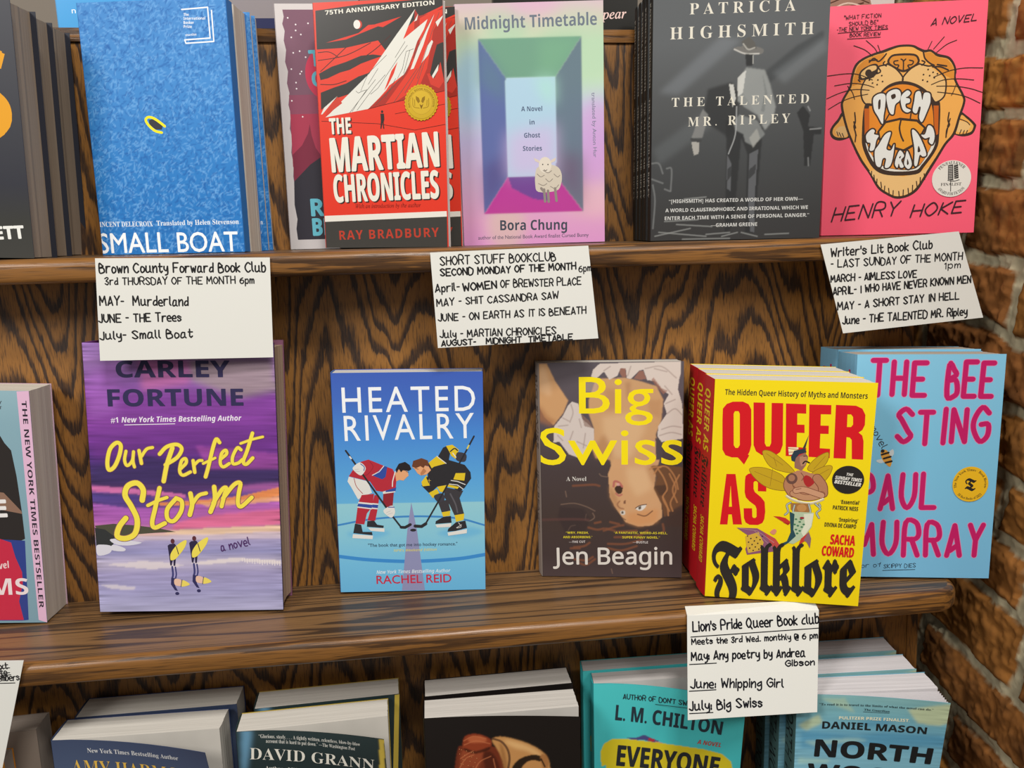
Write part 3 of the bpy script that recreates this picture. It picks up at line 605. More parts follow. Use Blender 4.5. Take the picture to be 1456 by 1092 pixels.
["P","e2b878",1,[119.3,103.2,127.6,102.9,132.7,99.2,129.5,94.4,121.2,93.9]],
["S","3a2a20",1,0.85,[11.1,97.7,12.6,93.8]],
["S","3a2a20",1,0.85,[13.2,96.9,15.3,92.9]],
["S","3a2a20",1,0.85,[16.1,96.1,17.7,92.5]],
["S","3a2a20",1,0.85,[130.2,95.0,129.0,91.6]],
["S","3a2a20",1,0.85,[127.4,95.1,126.2,91.7]],
["S","3a2a20",1,0.85,[124.6,95.7,123.4,92.3]],
["S","3a2a20",1,0.85,[17.7,109.6,21.4,106.7,22.6,95.2]],
["S","3a2a20",1,0.85,[121.9,105.9,129.0,102.8,132.0,99.9]],
["P","3a2a20",1,[49.6,170.5,57.2,173.0,65.5,174.8,76.6,174.3,83.0,171.3,87.9,169.3,93.4,169.4,99.9,165.3,109.7,162.4,114.8,156.4,117.2,149.3,117.3,141.7,125.5,126.8,126.6,119.8,123.2,107.3,119.3,91.9,112.1,82.9,105.1,70.3,98.7,59.1,93.6,49.9,87.7,40.6,79.5,35.1,69.6,33.4,61.6,36.3,51.3,43.5,42.8,57.1,33.6,70.1,26.2,84.3,19.6,99.6,14.2,118.3,14.5,126.8,20.8,138.6,21.9,147.0,25.0,158.1,31.7,164.1,41.4,168.1]],
["P","e8a852",1,[51.8,168.5,58.7,171.0,65.6,172.7,76.0,172.3,82.1,169.1,87.3,166.9,93.3,167.2,99.3,162.8,108.4,160.5,113.3,155.0,115.3,148.7,115.4,141.1,123.5,126.2,124.5,120.1,121.1,108.0,117.1,93.1,110.1,84.0,103.2,71.8,96.8,61.0,91.7,51.4,85.9,42.6,78.4,37.3,69.5,35.8,62.5,38.3,52.7,45.2,44.7,58.2,35.6,71.2,28.1,85.3,21.5,100.4,16.4,118.8,16.6,126.2,22.8,138.1,24.0,146.2,26.8,156.6,32.8,162.2,42.2,166.1]],
["P","d58a30",0,[51.2,168.1,42.2,165.7,33.2,161.9,27.4,156.1,24.7,146.2,23.6,139.2,32.0,141.7,40.0,151.1,49.5,157.7,52.1,163.2]],
["P","d58a30",0,[87.4,166.5,93.6,166.9,99.3,162.5,108.4,160.1,113.3,154.4,115.3,148.0,115.4,141.1,107.2,145.6,97.0,154.3,88.3,161.6]],
["P","e2b878",0,[42.7,60.0,48.3,61.3,59.9,56.6,74.3,54.0,88.2,57.2,97.8,62.7,91.4,51.4,85.9,42.6,78.4,37.3,69.5,35.8,62.5,38.3,52.7,45.2]],
["S","3a2a20",1,0.99,[47.1,56.3,47.9,50.7]],
["S","3a2a20",1,0.99,[50.1,52.5,50.1,47.0]],
["S","3a2a20",1,0.99,[53.8,49.5,54.7,44.0]],
["S","3a2a20",1,0.99,[57.6,45.8,57.5,40.3]],
["S","3a2a20",1,0.99,[61.2,43.5,62.1,38.0]],
["S","3a2a20",1,0.99,[65.6,41.2,65.6,35.7]],
["S","3a2a20",1,0.99,[70.7,40.4,71.5,34.8]],
["S","3a2a20",1,0.99,[74.9,41.7,74.9,36.2]],
["S","3a2a20",1,0.99,[79.1,43.0,79.9,37.5]],
["S","3a2a20",1,0.99,[83.2,45.8,83.2,40.3]],
["S","3a2a20",1,0.99,[86.5,49.3,87.4,43.8]],
["S","3a2a20",1,0.99,[89.9,52.8,89.9,47.4]],
["S","3a2a20",1,0.99,[93.2,56.3,94.1,50.9]],
["S","3a2a20",1,0.99,[44.8,59.9,44.8,54.4]],
["P","e2b878",1,[54.4,158.2,62.3,153.7,69.0,145.5,69.2,141.6,57.4,139.0,48.0,131.2,41.3,121.6,36.4,121.5,32.5,129.0,32.8,138.8,37.4,147.1,48.2,155.7]],
["P","e2b878",1,[83.0,157.0,75.6,153.2,70.4,145.4,69.6,141.5,82.6,138.2,94.3,128.7,98.8,121.9,105.0,122.7,108.1,128.8,108.3,138.6,101.6,147.2,90.0,156.0]],
["S","3a2a20",1,1.41,[54.4,158.2,62.3,153.7,69.0,145.8,69.2,140.9]],
["S","3a2a20",1,1.41,[83.7,157.0,76.3,153.1,69.7,145.7,69.2,140.9]],
["S","3a2a20",1,1.41,[54.4,157.5,46.8,155.8,48.5,150.8,37.4,147.1,32.2,137.4,32.5,129.0,35.6,123.2,40.0,120.9]],
["S","3a2a20",1,1.41,[83.0,157.0,91.5,154.6,95.6,154.4,102.9,148.6,108.1,141.4,108.1,128.8,104.3,123.4,98.2,120.8]],
["S","3a2a20",1,1.41,[53.3,167.3,51.3,164.6,46.6,160.6,42.3,163.6,38.2,160.3]],
["S","3a2a20",1,1.41,[86.6,167.2,88.3,161.6,92.7,157.3,97.0,155.0]],
["P","3a2a20",1,[54.8,158.9,55.6,163.3,61.0,166.7,78.4,166.2,83.5,161.2,82.7,157.0,77.7,153.1,69.5,149.9,60.9,153.8]],
["P","d58a30",1,[56.7,159.1,57.4,162.7,61.8,164.9,77.8,164.4,81.7,160.5,80.8,157.5,76.9,154.9,69.4,152.0,61.5,155.6]],
["S","3a2a20",1,1.27,[69.4,151.0,69.0,159.7,66.8,161.9]],
["S","3a2a20",1,1.27,[69.0,159.7,71.0,161.7]],
["S","3a2a20",1,1.27,[63.7,153.7,65.0,156.4,61.4,157.2,60.6,160.0,64.1,160.6]],
["S","3a2a20",1,1.27,[74.9,153.2,73.3,156.0,76.8,156.6,78.0,159.3,74.5,160.6]],
["S","3a2a20",1,1.27,[52.2,160.4,50.9,158.4,53.8,156.2]],
["S","3a2a20",1,1.27,[85.7,159.7,88.5,158.2,85.9,155.5]],
["P","3a2a20",1,[38.3,157.5,44.6,158.6,46.9,154.4,43.0,146.8,33.3,144.4,29.0,146.0,30.8,152.9]],
["P","e2b878",1,[37.7,156.1,44.0,156.9,44.8,153.7,40.0,151.1,38.8,148.1,32.5,146.1,31.3,150.8]],
["E","3a2a20",3.1,3.4,37.9,150.5],
["S","3a2a20",1,1.41,[95.7,153.7,102.6,153.4,109.7,150.3]],
["S","3a2a20",1,1.41,[99.7,155.6,108.1,153.9]],
["S","3a2a20",1,1.41,[38.2,161.7,45.1,162.1]],
["S","3a2a20",1,1.41,[29.0,144.6,30.5,143.1]],
["P","3a2a20",1,[35.7,121.1,44.1,122.9,49.3,132.3,57.4,139.5,69.2,142.1,82.6,138.5,94.2,130.1,99.5,122.5,104.1,120.6,104.9,92.4,103.2,78.9,92.9,62.8,85.5,55.9,60.0,55.9,46.1,62.8,36.3,80.4,34.3,94.8]],
["P","dcd8cc",1,[37.1,94.7,39.4,81.7,48.1,66.3,61.2,59.7,83.9,59.5,90.7,65.0,100.4,79.7,102.1,92.5,100.7,92.5,97.0,78.4,85.2,61.3,61.1,62.1,47.9,70.0,40.2,83.1]],
["P","dd8524",1,[42.8,120.8,50.8,131.4,58.9,137.1,69.3,139.0,81.3,136.2,90.1,128.8,96.9,118.1,99.5,95.4,96.9,79.1,85.2,62.3,60.3,62.7,46.4,72.9,40.4,84.6,39.5,117.4]],
["P","c05e18",0,[35.5,118.2,40.1,118.1,41.1,94.6,36.9,93.3]],
["P","c05e18",0,[98.3,118.7,102.9,118.5,103.9,92.4,100.8,91.1]],
["P","3a2a20",0,[48.1,96.5,54.8,106.0,68.7,108.7,84.3,106.5,93.1,98.5,85.4,83.8,78.6,79.7,73.1,77.1,61.6,80.3,55.7,86.9,49.9,88.5]],
["P","e0962a",0,[50.3,96.4,56.0,104.0,68.1,106.4,83.7,104.4,90.6,98.3,84.0,85.3,73.0,79.5,61.5,83.2,57.0,88.3,51.5,90.6]],
["S","3a2a20",1,1.56,[69.5,106.7,68.5,99.3,70.2,92.1,72.6,87.1]],
["S","3a2a20",1,1.27,[60.0,115.2,54.8,105.5]],
["S","3a2a20",1,1.27,[78.8,117.3,77.9,107.5]],
["S","3a2a20",1,2.83,[43.2,126.4,45.9,130.1,50.8,131.4,54.4,128.8,54.2,118.2,53.4,111.2,52.8,103.4,48.2,110.7,44.4,117.2,43.2,126.4]],
["S","3a2a20",1,2.83,[55.3,130.2,59.1,133.8,64.6,134.7,67.9,131.5,67.6,124.8,63.9,121.4,62.9,117.9,62.2,112.0,58.9,113.8,56.1,122.4,55.3,130.2]],
["S","3a2a20",1,2.83,[68.2,124.8,69.4,129.6,73.8,133.3,76.8,131.2,75.4,128.4,72.7,126.7,76.3,125.6,76.4,122.3,73.0,121.1,73.6,117.5,77.9,115.2,74.8,113.2,70.5,116.2,68.2,124.8]],
["S","3a2a20",1,2.83,[79.7,114.5,80.6,122.9,81.6,131.0,85.7,131.7,87.8,124.0,89.3,130.3,94.2,129.7,95.2,123.7,94.7,119.6,92.3,112.6,88.6,104.0,85.8,108.6,86.8,117.0,85.1,117.8,83.3,112.2,79.7,114.5]],
["S","3a2a20",1,2.83,[38.3,93.9,43.1,98.8,46.0,97.5,45.4,94.4,49.7,92.8,47.8,88.6,46.0,80.1,42.1,79.5,42.6,85.9,39.3,87.5,38.3,93.9]],
["S","3a2a20",1,2.83,[46.8,78.3,50.1,84.2,55.4,93.4,60.6,95.6,59.1,88.2,57.4,80.4,61.7,78.9,64.5,84.5,63.5,70.9,61.0,63.8,56.8,63.2,57.5,71.1,54.3,71.2,52.5,63.8,48.4,66.3,46.8,78.3]],
["S","3a2a20",1,2.83,[65.8,66.5,67.6,74.4,70.2,78.6,74.0,73.4,71.4,69.5,74.1,63.4,71.0,62.6,69.4,66.4,68.2,62.4,65.8,66.5]],
["S","3a2a20",1,2.83,[74.4,65.5,75.1,72.0,76.6,77.9,80.6,68.9,81.1,63.9,78.2,61.0,74.4,65.5]],
["S","3a2a20",1,2.83,[79.9,96.4,84.2,94.8,89.6,85.8,94.1,74.2,91.0,72.2,88.1,73.7,86.2,64.2,83.6,65.3,83.2,78.9,79.9,96.4]],
["S","3a2a20",1,2.83,[88.5,92.2,92.0,92.8,94.4,100.5,98.7,98.3,100.8,90.4,99.2,83.3,95.9,85.6,96.4,89.8,92.2,88.8,88.5,92.2]],
["P","dcdcd6",1,[43.2,126.4,45.9,130.1,50.8,131.4,54.4,128.8,54.2,118.2,53.4,111.2,52.8,103.4,48.2,110.7,44.4,117.2]],
["P","dcdcd6",1,[55.3,130.2,59.1,133.8,64.6,134.7,67.9,131.5,67.6,124.8,63.9,121.4,62.9,117.9,62.2,112.0,58.9,113.8,56.1,122.4]],
["P","dcdcd6",1,[68.2,124.8,69.4,129.6,73.8,133.3,76.8,131.2,75.4,128.4,72.7,126.7,76.3,125.6,76.4,122.3,73.0,121.1,73.6,117.5,77.9,115.2,74.8,113.2,70.5,116.2]],
["P","dcdcd6",1,[79.7,114.5,80.6,122.9,81.6,131.0,85.7,131.7,87.8,124.0,89.3,130.3,94.2,129.7,95.2,123.7,94.7,119.6,92.3,112.6,88.6,104.0,85.8,108.6,86.8,117.0,85.1,117.8,83.3,112.2]],
["P","dcdcd6",1,[38.3,93.9,43.1,98.8,46.0,97.5,45.4,94.4,49.7,92.8,47.8,88.6,46.0,80.1,42.1,79.5,42.6,85.9,39.3,87.5]],
["P","dcdcd6",1,[46.8,78.3,50.1,84.2,55.4,93.4,60.6,95.6,59.1,88.2,57.4,80.4,61.7,78.9,64.5,84.5,63.5,70.9,61.0,63.8,56.8,63.2,57.5,71.1,54.3,71.2,52.5,63.8,48.4,66.3]],
["P","dcdcd6",1,[65.8,66.5,67.6,74.4,70.2,78.6,74.0,73.4,71.4,69.5,74.1,63.4,71.0,62.6,69.4,66.4,68.2,62.4]],
["P","dcdcd6",1,[74.4,65.5,75.1,72.0,76.6,77.9,80.6,68.9,81.1,63.9,78.2,61.0]],
["P","dcdcd6",1,[79.9,96.4,84.2,94.8,89.6,85.8,94.1,74.2,91.0,72.2,88.1,73.7,86.2,64.2,83.6,65.3,83.2,78.9]],
["P","dcdcd6",1,[88.5,92.2,92.0,92.8,94.4,100.5,98.7,98.3,100.8,90.4,99.2,83.3,95.9,85.6,96.4,89.8,92.2,88.8]],
["P","3a2a20",1,[48.0,124.4,49.9,125.8,50.0,118.4,48.3,117.3]],
["P","3a2a20",1,[59.3,129.3,62.7,130.6,63.6,127.5,60.6,125.8]],
["P","3a2a20",1,[69.4,72.2,71.2,73.5,70.3,71.0]],
["P","3a2a20",1,[77.0,70.5,78.6,66.1,77.0,65.0]],
["P","3a2a20",1,[86.6,82.3,88.6,77.3,86.1,76.6]],
["S","3a2a20",1,0.71,[0.5,149.3,17.5,150.7,28.8,149.5,41.7,144.1]],
["S","3a2a20",1,0.71,[7.3,140.1,22.1,141.8,34.9,140.1,43.5,137.3]],
["S","3a2a20",1,0.71,[0.6,128.5,12.5,133.3,25.2,136.0,39.3,134.9]],
["S","3a2a20",1,0.71,[2.4,118.7,14.3,125.4,25.4,129.2,38.1,131.3]],
["S","3a2a20",1,0.71,[23.5,175.8,33.5,171.6,40.8,165.8]],
["S","3a2a20",1,0.71,[34.5,179.9,41.8,173.4,44.8,169.1]],
["S","3a2a20",1,0.71,[45.2,175.3,47.6,169.6]],
["S","3a2a20",1,0.71,[90.6,169.8,93.7,176.6]],
["S","3a2a20",1,0.71,[95.5,169.6,104.5,180.2]],
["S","3a2a20",1,0.71,[98.4,166.5,107.0,173.2,115.7,176.7]],
["S","3a2a20",1,0.71,[96.9,144.4,111.1,149.6,124.7,151.5,140.5,150.9]],
["S","3a2a20",1,0.71,[95.2,137.7,106.0,141.5,119.8,142.0,133.0,140.4]],
["S","3a2a20",1,0.71,[100.1,136.1,116.0,135.5,130.0,132.9,141.2,129.0]],
["S","3a2a20",1,0.71,[101.1,130.8,116.4,128.5,127.7,125.3,139.8,119.3]],
["S","3a2a20",1,0.71,[19.4,139.3,23.9,133.5,26.2,127.1]],
["S","3a2a20",1,0.71,[117.3,136.8,115.6,131.3,113.8,127.2]],
["E","3a2a20",0.8,0.7,45.6,151.2],
["E","3a2a20",0.8,0.7,50.0,147.7],
["E","3a2a20",0.8,0.7,42.3,147.1],
["E","3a2a20",0.8,0.7,46.7,143.9],
["E","3a2a20",0.8,0.7,51.0,142.3],
["E","3a2a20",0.8,0.7,41.9,141.3],
["E","3a2a20",0.8,0.7,46.2,139.7],
["E","3a2a20",0.8,0.7,38.9,144.2],
["E","3a2a20",0.8,0.7,91.6,151.5],
["E","3a2a20",0.8,0.7,96.2,148.8],
["E","3a2a20",0.8,0.7,87.7,147.1],
["E","3a2a20",0.8,0.7,93.3,145.9],
["E","3a2a20",0.8,0.7,87.3,142.2],
["E","3a2a20",0.8,0.7,91.5,140.7],
["E","3a2a20",0.8,0.7,97.6,143.9],
["E","3a2a20",0.8,0.7,100.2,147.3],
["S","3a2a20",1,1.13,[26.8,115.0,27.8,106.4,26.6,102.2,28.6,95.0,28.3,87.8]],
["S","3a2a20",1,1.13,[26.4,106.5,28.3,100.7]],
["S","3a2a20",1,1.13,[26.9,100.8,29.1,93.5]],
["S","3a2a20",1,1.13,[112.6,111.9,112.0,104.9,113.6,100.6,111.4,96.4,111.1,89.3]],
["S","3a2a20",1,1.13,[113.9,106.2,112.0,99.2]],
["S","3a2a20",1,1.13,[112.5,100.6,111.3,92.2]],
["H","3a2026","\"WHAT FICTION",0.5,3.62,13.7,199.3,47.0,200.0],
["H","3a2026","SHOULD BE\"",0.5,3.42,18.3,193.7,44.5,194.4],
["H","3a2026","-THE NEW YORK TIMES",0.5,3.42,7.6,189.1,53.3,189.5],
["S","3a2026",0,0.54,[8.6,187.6,53.7,189.3]],
["H","3a2026","BOOK REVIEW",0.5,3.21,19.5,183.9,47.1,183.9],
["S","3a2026",0,0.54,[17.4,182.0,47.2,182.4]],
["H","3a2026","A NOVEL",0.87,5.73,92.0,190.5,131.9,193.3,1.55,0.3],
["H","3a2026","HENRY",1.42,13.2,9.3,13.2,74.2,18.5,1.55,0.3],
["H","3a2026","HOKE",1.42,11.28,82.4,15.6,133.1,19.3,1.55,0.3]],
"storm":[
["G",[[233.3,"9a72b8"],[217.5,"8f68a4"],[201.1,"8a5aa4"],[186.3,"7a3c92"],[165.5,"803c98"],[147.5,"6a3088"],[135.4,"4c2a74"],[122.1,"3a2a60"],[114.8,"463268"],[108.7,"a55a9c"],[102.6,"5a4488"],[95.3,"9a56a8"],[83.6,"a860aa"],[73.1,"c07aa0"],[68.1,"d8b4a8"],[63.1,"a49ac0"],[52.6,"8f8cb8"],[43.2,"b8aec6"],[33.8,"9c94bc"],[18.0,"9a96be"],[-1.0,"a8a6c6"]]],
["B","9a8a88",0.8,4.3,0,[86.4,217.6,154.5,217.6,156.5,191.8,126.5,185.8,85.6,201.1]],
["B","c06aa0",0.7,4.3,0,[45.3,217.7,86.4,217.6,85.5,198.0,46.7,192.1]],
["B","a060b8",0.6,6.1,0,[0.5,204.2,27.6,216.2,25.0,173.9,1.0,167.9]],
["B","6a2f84",0.7,4.9,0,[2.8,149.6,74.7,161.5,158.4,161.2,157.6,136.4,73.4,136.9,1.7,134.2]],
["B","3a2a5c",0.9,2.0,0,[0.6,124.1,43.0,138.2,89.6,126.4,158.1,124.6,157.8,115.8,125.2,110.2,77.2,101.9,40.9,102.1,-0.1,112.6]],
["B","a04aa0",0.7,1.7,0,[87.7,145.2,157.1,137.6,156.7,125.3,97.9,124.9]],
["B","d070a8",0.9,0.9,0,[-0.2,111.1,27.4,109.5,77.3,103.3,77.1,100.4,27.1,104.4,-0.5,106.8]],
["B","4a3a80",0.9,1.1,0,[-0.6,105.3,40.9,102.1,76.9,96.0,76.7,91.6,26.4,92.0,-1.2,96.6]],
["B","e0884a",0.95,0.9,0,[51.7,96.2,96.7,98.8,124.9,101.5,157.5,109.3,157.3,101.2,124.6,94.9,88.0,94.2,57.2,93.2]],
["B","e0a070",0.8,0.9,0,[88.1,95.9,157.3,101.2,157.1,96.8,96.3,91.5]],
["B","d86a90",0.9,1.4,0,[67.6,78.5,104.5,87.0,156.9,91.0,156.4,76.2,87.0,73.9,64.5,72.6]],
["B","b060a8",0.7,1.4,0,[76.7,91.6,124.6,94.2,157.1,95.4,156.8,89.5,76.2,82.8]],
["B","a858b0",0.6,2.0,0,[-1.5,90.8,54.2,90.3,76.3,84.3,64.6,75.6,0.4,77.6]],
["B","e0c0a0",0.9,0.9,0,[64.4,71.9,103.9,73.8,156.3,75.5,156.2,70.3,95.2,67.2,57.2,69.0]],
["B","c8b8c8",0.8,1.1,0,[31.9,67.1,95.2,67.9,156.2,70.3,156.0,64.4,95.0,63.5,31.6,62.6]],
["X","streak",0.08],
["P","4c4a3a",0,[0.3,76.5,15.8,78.1,33.8,76.6,53.3,73.9,67.9,70.5,50.3,69.8,36.2,68.8,16.5,67.2,5.3,67.3]],
["P","2e3030",0,[0.2,74.7,8.5,73.2,17.8,65.7,14.6,59.8,8.7,55.5,0.5,58.5]],
["P","d2cfd8",1,[0.5,58.5,4.8,59.9,13.1,58.4,11.4,52.5,1.4,50.4]],
["P","d2cfd8",1,[12.1,64.3,21.9,64.9,33.0,62.6,38.5,61.1,28.6,59.0,17.4,59.8]],
["P","d2cfd8",1,[14.6,59.8,24.2,56.5,22.7,53.8,12.9,55.1]],
["B","d8ccd0",0.9,0.7,0,[6.5,42.4,23.4,43.4,37.6,45.1,54.5,43.9,74.1,41.1,62.6,38.2,42.8,37.9,26.0,39.5]],
["B","dcd0d0",0.95,0.6,0,[74.2,42.1,94.1,44.9,116.9,47.2,155.2,44.3,155.1,41.1,122.5,43.9,94.0,41.5]],
["B","cfc6d0",0.9,0.9,0,[1.1,24.3,11.0,24.5,32.0,21.7,29.0,19.2,10.8,20.4]],
["S","e6dcda",0,0.57,[122.6,46.6,122.6,43.9]],
["S","e6dcda",0,0.57,[124.7,46.4,124.7,43.1]],
["S","e6dcda",0,0.57,[126.8,46.2,126.8,42.2]],
["S","e6dcda",0,0.57,[129.0,45.9,129.0,43.0]],
["S","e6dcda",0,0.57,[131.1,45.7,131.1,42.1]],
["S","e6dcda",0,0.57,[133.2,45.5,133.2,41.4]],
["S","e6dcda",0,0.57,[135.3,45.4,135.4,42.2]],
["S","e6dcda",0,0.57,[137.5,45.2,137.5,41.3]],
["S","e6dcda",0,0.57,[139.6,44.9,139.6,40.5]],
["S","e6dcda",0,0.57,[141.7,44.7,141.7,41.3]],
["S","e6dcda",0,0.57,[143.8,44.5,143.8,40.5]],
["S","e6dcda",0,0.57,[146.0,44.4,146.0,41.4]],
["S","e6dcda",0,0.57,[148.1,44.2,148.1,40.4]],
["S","e6dcda",0,0.57,[150.2,43.9,150.2,39.7]],
["S","e6dcda",0,0.57,[152.4,43.7,152.4,40.4]],
["S","e6dcda",0,0.57,[154.5,43.5,154.5,39.6]],
["P","2b2440",0,[60.2,58.4,62.0,59.8,66.2,60.2,68.0,57.5,67.1,50.9,65.7,40.5,64.3,40.5,64.4,47.2,62.6,40.5,61.5,41.2,61.1,48.7]],
["E","5a2a30",1.7,2.2,64.6,62.3],
["P","e6d455",1,[61.9,46.5,62.6,51.6,67.5,58.3,74.8,63.1,76.4,61.6,73.9,55.7,67.2,47.4,63.4,45.4]],
["S","2b2440",0,0.71,[67.5,57.5,69.1,50.8]],
["S","3a3a70",1,1.56,[63.1,39.7,63.4,33.0,62.6,29.3]],
["S","3a3a70",1,1.14,[65.7,39.4,66.2,33.0,65.1,28.5]],
["P","2f2c58",0,[61.8,30.0,65.3,29.2,64.8,22.5,66.8,18.0,64.3,18.7,61.2,24.0]],
["P","e0b8a0",1,[64.5,28.5,68.8,28.5,71.5,25.9,69.9,22.4,64.6,23.5]],
["P","e4cf60",1,[71.3,27.7,77.3,23.7,69.9,22.0]],
["S","2f2c58",1,0.57,[70.8,28.0,69.6,21.7]],
["E","2f2c58",1.7,1.4,66.1,15.7],
["P","2b2440",0,[78.5,60.7,80.3,62.2,84.5,62.6,86.4,59.9,85.5,53.2,84.1,42.8,82.7,42.8,82.7,49.5,81.0,42.8,79.9,43.6,79.4,51.0]],
["E","5a2a30",1.7,2.2,82.9,64.6],
["P","e6d455",1,[80.3,48.8,81.0,54.0,85.8,60.6,93.1,65.4,94.7,63.9,92.2,58.0,85.6,49.8,81.8,47.7]],
["S","2b2440",0,0.71,[85.8,59.9,87.4,53.2]],
["S","3a3a70",1,1.56,[81.5,42.1,81.8,35.3,81.0,31.6]],
["S","3a3a70",1,1.14,[84.1,41.7,84.6,35.3,83.5,30.8]],
["P","2f2c58",0,[80.2,32.4,83.7,31.6,83.2,24.8,85.3,20.3,82.8,21.1,79.6,26.4]],
["P","e0b8a0",1,[83.0,30.8,87.2,30.8,89.9,28.2,88.3,24.8,83.0,25.9]],
["P","e4cf60",1,[89.7,30.0,95.8,26.0,88.3,24.3]],
["S","2f2c58",1,0.57,[89.2,30.3,88.0,24.0]],
["E","2f2c58",1.7,1.4,84.6,18.0],
["T","2c264e","CARLEY","SB",0.01,13.54,26.2,203.3,119.2,203.4],
["T","2c264e","FORTUNE","SB",0.01,13.97,18.0,179.1,129.2,179.4],
["T","e8e0ea","#1 New York Times Bestselling Author","SBI",0,4.59,19.4,165.1,127.2,166.5],
["S","e8e0ea",0,0.61,[30.3,163.2,71.9,164.0]],
["S","8a5a5a",1,4.27,[22.9,148.1,17.3,142.7,14.4,131.9,15.3,124.9,20.2,128.0,24.7,137.6,26.3,145.8,22.9,148.1]],
["S","8a5a5a",1,3.55,[30.3,140.9,28.7,133.3,30.5,128.5,34.9,132.5,36.5,140.0]],
["S","8a5a5a",1,3.55,[36.5,140.4,35.6,132.5,36.5,127.3]],
["S","8a5a5a",1,3.84,[41.1,141.4,42.5,130.3]],
["S","8a5a5a",1,3.55,[42.6,136.1,47.4,142.5,52.4,143.9]],
["S","8a5a5a",1,4.69,[68.8,143.5,63.6,129.5,60.0,114.8]],
["S","8a5a5a",1,4.12,[57.9,138.2,64.1,144.4,72.5,146.4,76.5,142.6,72.2,135.2,62.2,128.9]],
["S","8a5a5a",1,3.7,[74.8,125.7,79.5,130.5,79.1,134.3,75.7,132.0,73.8,123.6,76.4,119.9,82.7,122.7]],
["S","8a5a5a",1,3.84,[85.4,132.5,86.3,122.4]],
["S","8a5a5a",1,3.41,[85.8,128.2,89.9,132.2,92.9,132.5]],
["S","8a5a5a",1,4.12,[108.1,147.9,105.5,150.8,102.4,143.4,98.0,127.5,95.1,118.4]],
["S","8a5a5a",1,3.13,[93.7,129.9,103.9,134.7]],
["S","8a5a5a",1,3.7,[108.6,133.8,113.5,138.1,112.9,141.3,109.4,138.4,107.9,130.4,110.3,126.9,115.4,129.8]],
["S","8a5a5a",1,3.7,[125.7,141.5,122.7,143.3,118.5,135.7,118.5,129.7,123.0,130.3,126.5,133.2]],
["S","8a5a5a",1,3.98,[135.8,155.8,130.7,140.6,127.2,131.7,129.6,129.1,135.2,134.5]],
["S","8a5a5a",1,3.13,[125.6,147.0,135.3,150.4,144.3,152.6]],
["S","8a5a5a",1,5.55,[41.3,98.5,42.6,107.6,37.7,113.5,30.0,110.9,27.3,102.8,31.8,93.5,36.1,81.7,33.7,69.7,25.9,65.3,18.7,67.2,20.9,75.7,26.7,83.0]],
["S","8a5a5a",1,4.69,[56.3,109.0,51.8,91.8,48.5,79.3,50.5,74.5,59.1,78.3]],
["S","8a5a5a",1,3.84,[45.7,93.9,54.6,98.2,62.0,100.8]],
["S","8a5a5a",1,4.55,[68.7,99.0,61.8,90.6,61.6,82.1,66.8,80.3,73.2,88.7,74.2,97.2,69.6,100.2]],
["S","8a5a5a",1,4.83,[81.8,104.1,82.7,94.5,80.3,85.4]],
["S","8a5a5a",1,4.12,[82.1,93.6,88.4,102.1,95.0,104.3]],
["S","8a5a5a",1,4.83,[101.9,109.7,102.0,98.7,97.8,87.9]],
["S","8a5a5a",1,4.41,[100.4,95.5,108.3,107.2,112.0,108.6,109.7,101.0,107.3,92.6]],
["S","8a5a5a",1,4.41,[108.8,99.6,118.3,111.2,123.9,112.9,122.2,103.8,121.2,95.4,123.9,92.4,133.0,100.3]],
["S","ecd94a",1,3.27,[22.9,148.1,17.3,142.7,14.4,131.9,15.3,124.9,20.2,128.0,24.7,137.6,26.3,145.8,22.9,148.1]],
["S","ecd94a",1,2.56,[30.3,140.9,28.7,133.3,30.5,128.5,34.9,132.5,36.5,140.0]],
["S","ecd94a",1,2.56,[36.5,140.4,35.6,132.5,36.5,127.3]],
["S","ecd94a",1,2.84,[41.1,141.4,42.5,130.3]],
["S","ecd94a",1,2.56,[42.6,136.1,47.4,142.5,52.4,143.9]],
["S","ecd94a",1,3.7,[68.8,143.5,63.6,129.5,60.0,114.8]],
["S","ecd94a",1,3.13,[57.9,138.2,64.1,144.4,72.5,146.4,76.5,142.6,72.2,135.2,62.2,128.9]],
["S","ecd94a",1,2.7,[74.8,125.7,79.5,130.5,79.1,134.3,75.7,132.0,73.8,123.6,76.4,119.9,82.7,122.7]],
["S","ecd94a",1,2.84,[85.4,132.5,86.3,122.4]],
["S","ecd94a",1,2.42,[85.8,128.2,89.9,132.2,92.9,132.5]],
["S","ecd94a",1,3.13,[108.1,147.9,105.5,150.8,102.4,143.4,98.0,127.5,95.1,118.4]],
["S","ecd94a",1,2.13,[93.7,129.9,103.9,134.7]],
["S","ecd94a",1,2.7,[108.6,133.8,113.5,138.1,112.9,141.3,109.4,138.4,107.9,130.4,110.3,126.9,115.4,129.8]],
["S","ecd94a",1,2.7,[125.7,141.5,122.7,143.3,118.5,135.7,118.5,129.7,123.0,130.3,126.5,133.2]],
["S","ecd94a",1,2.99,[135.8,155.8,130.7,140.6,127.2,131.7,129.6,129.1,135.2,134.5]],
["S","ecd94a",1,2.13,[125.6,147.0,135.3,150.4,144.3,152.6]],
["S","ecd94a",1,4.55,[41.3,98.5,42.6,107.6,37.7,113.5,30.0,110.9,27.3,102.8,31.8,93.5,36.1,81.7,33.7,69.7,25.9,65.3,18.7,67.2,20.9,75.7,26.7,83.0]],
["S","ecd94a",1,3.7,[56.3,109.0,51.8,91.8,48.5,79.3,50.5,74.5,59.1,78.3]],
["S","ecd94a",1,2.84,[45.7,93.9,54.6,98.2,62.0,100.8]],
["S","ecd94a",1,3.55,[68.7,99.0,61.8,90.6,61.6,82.1,66.8,80.3,73.2,88.7,74.2,97.2,69.6,100.2]],
["S","ecd94a",1,3.84,[81.8,104.1,82.7,94.5,80.3,85.4]],
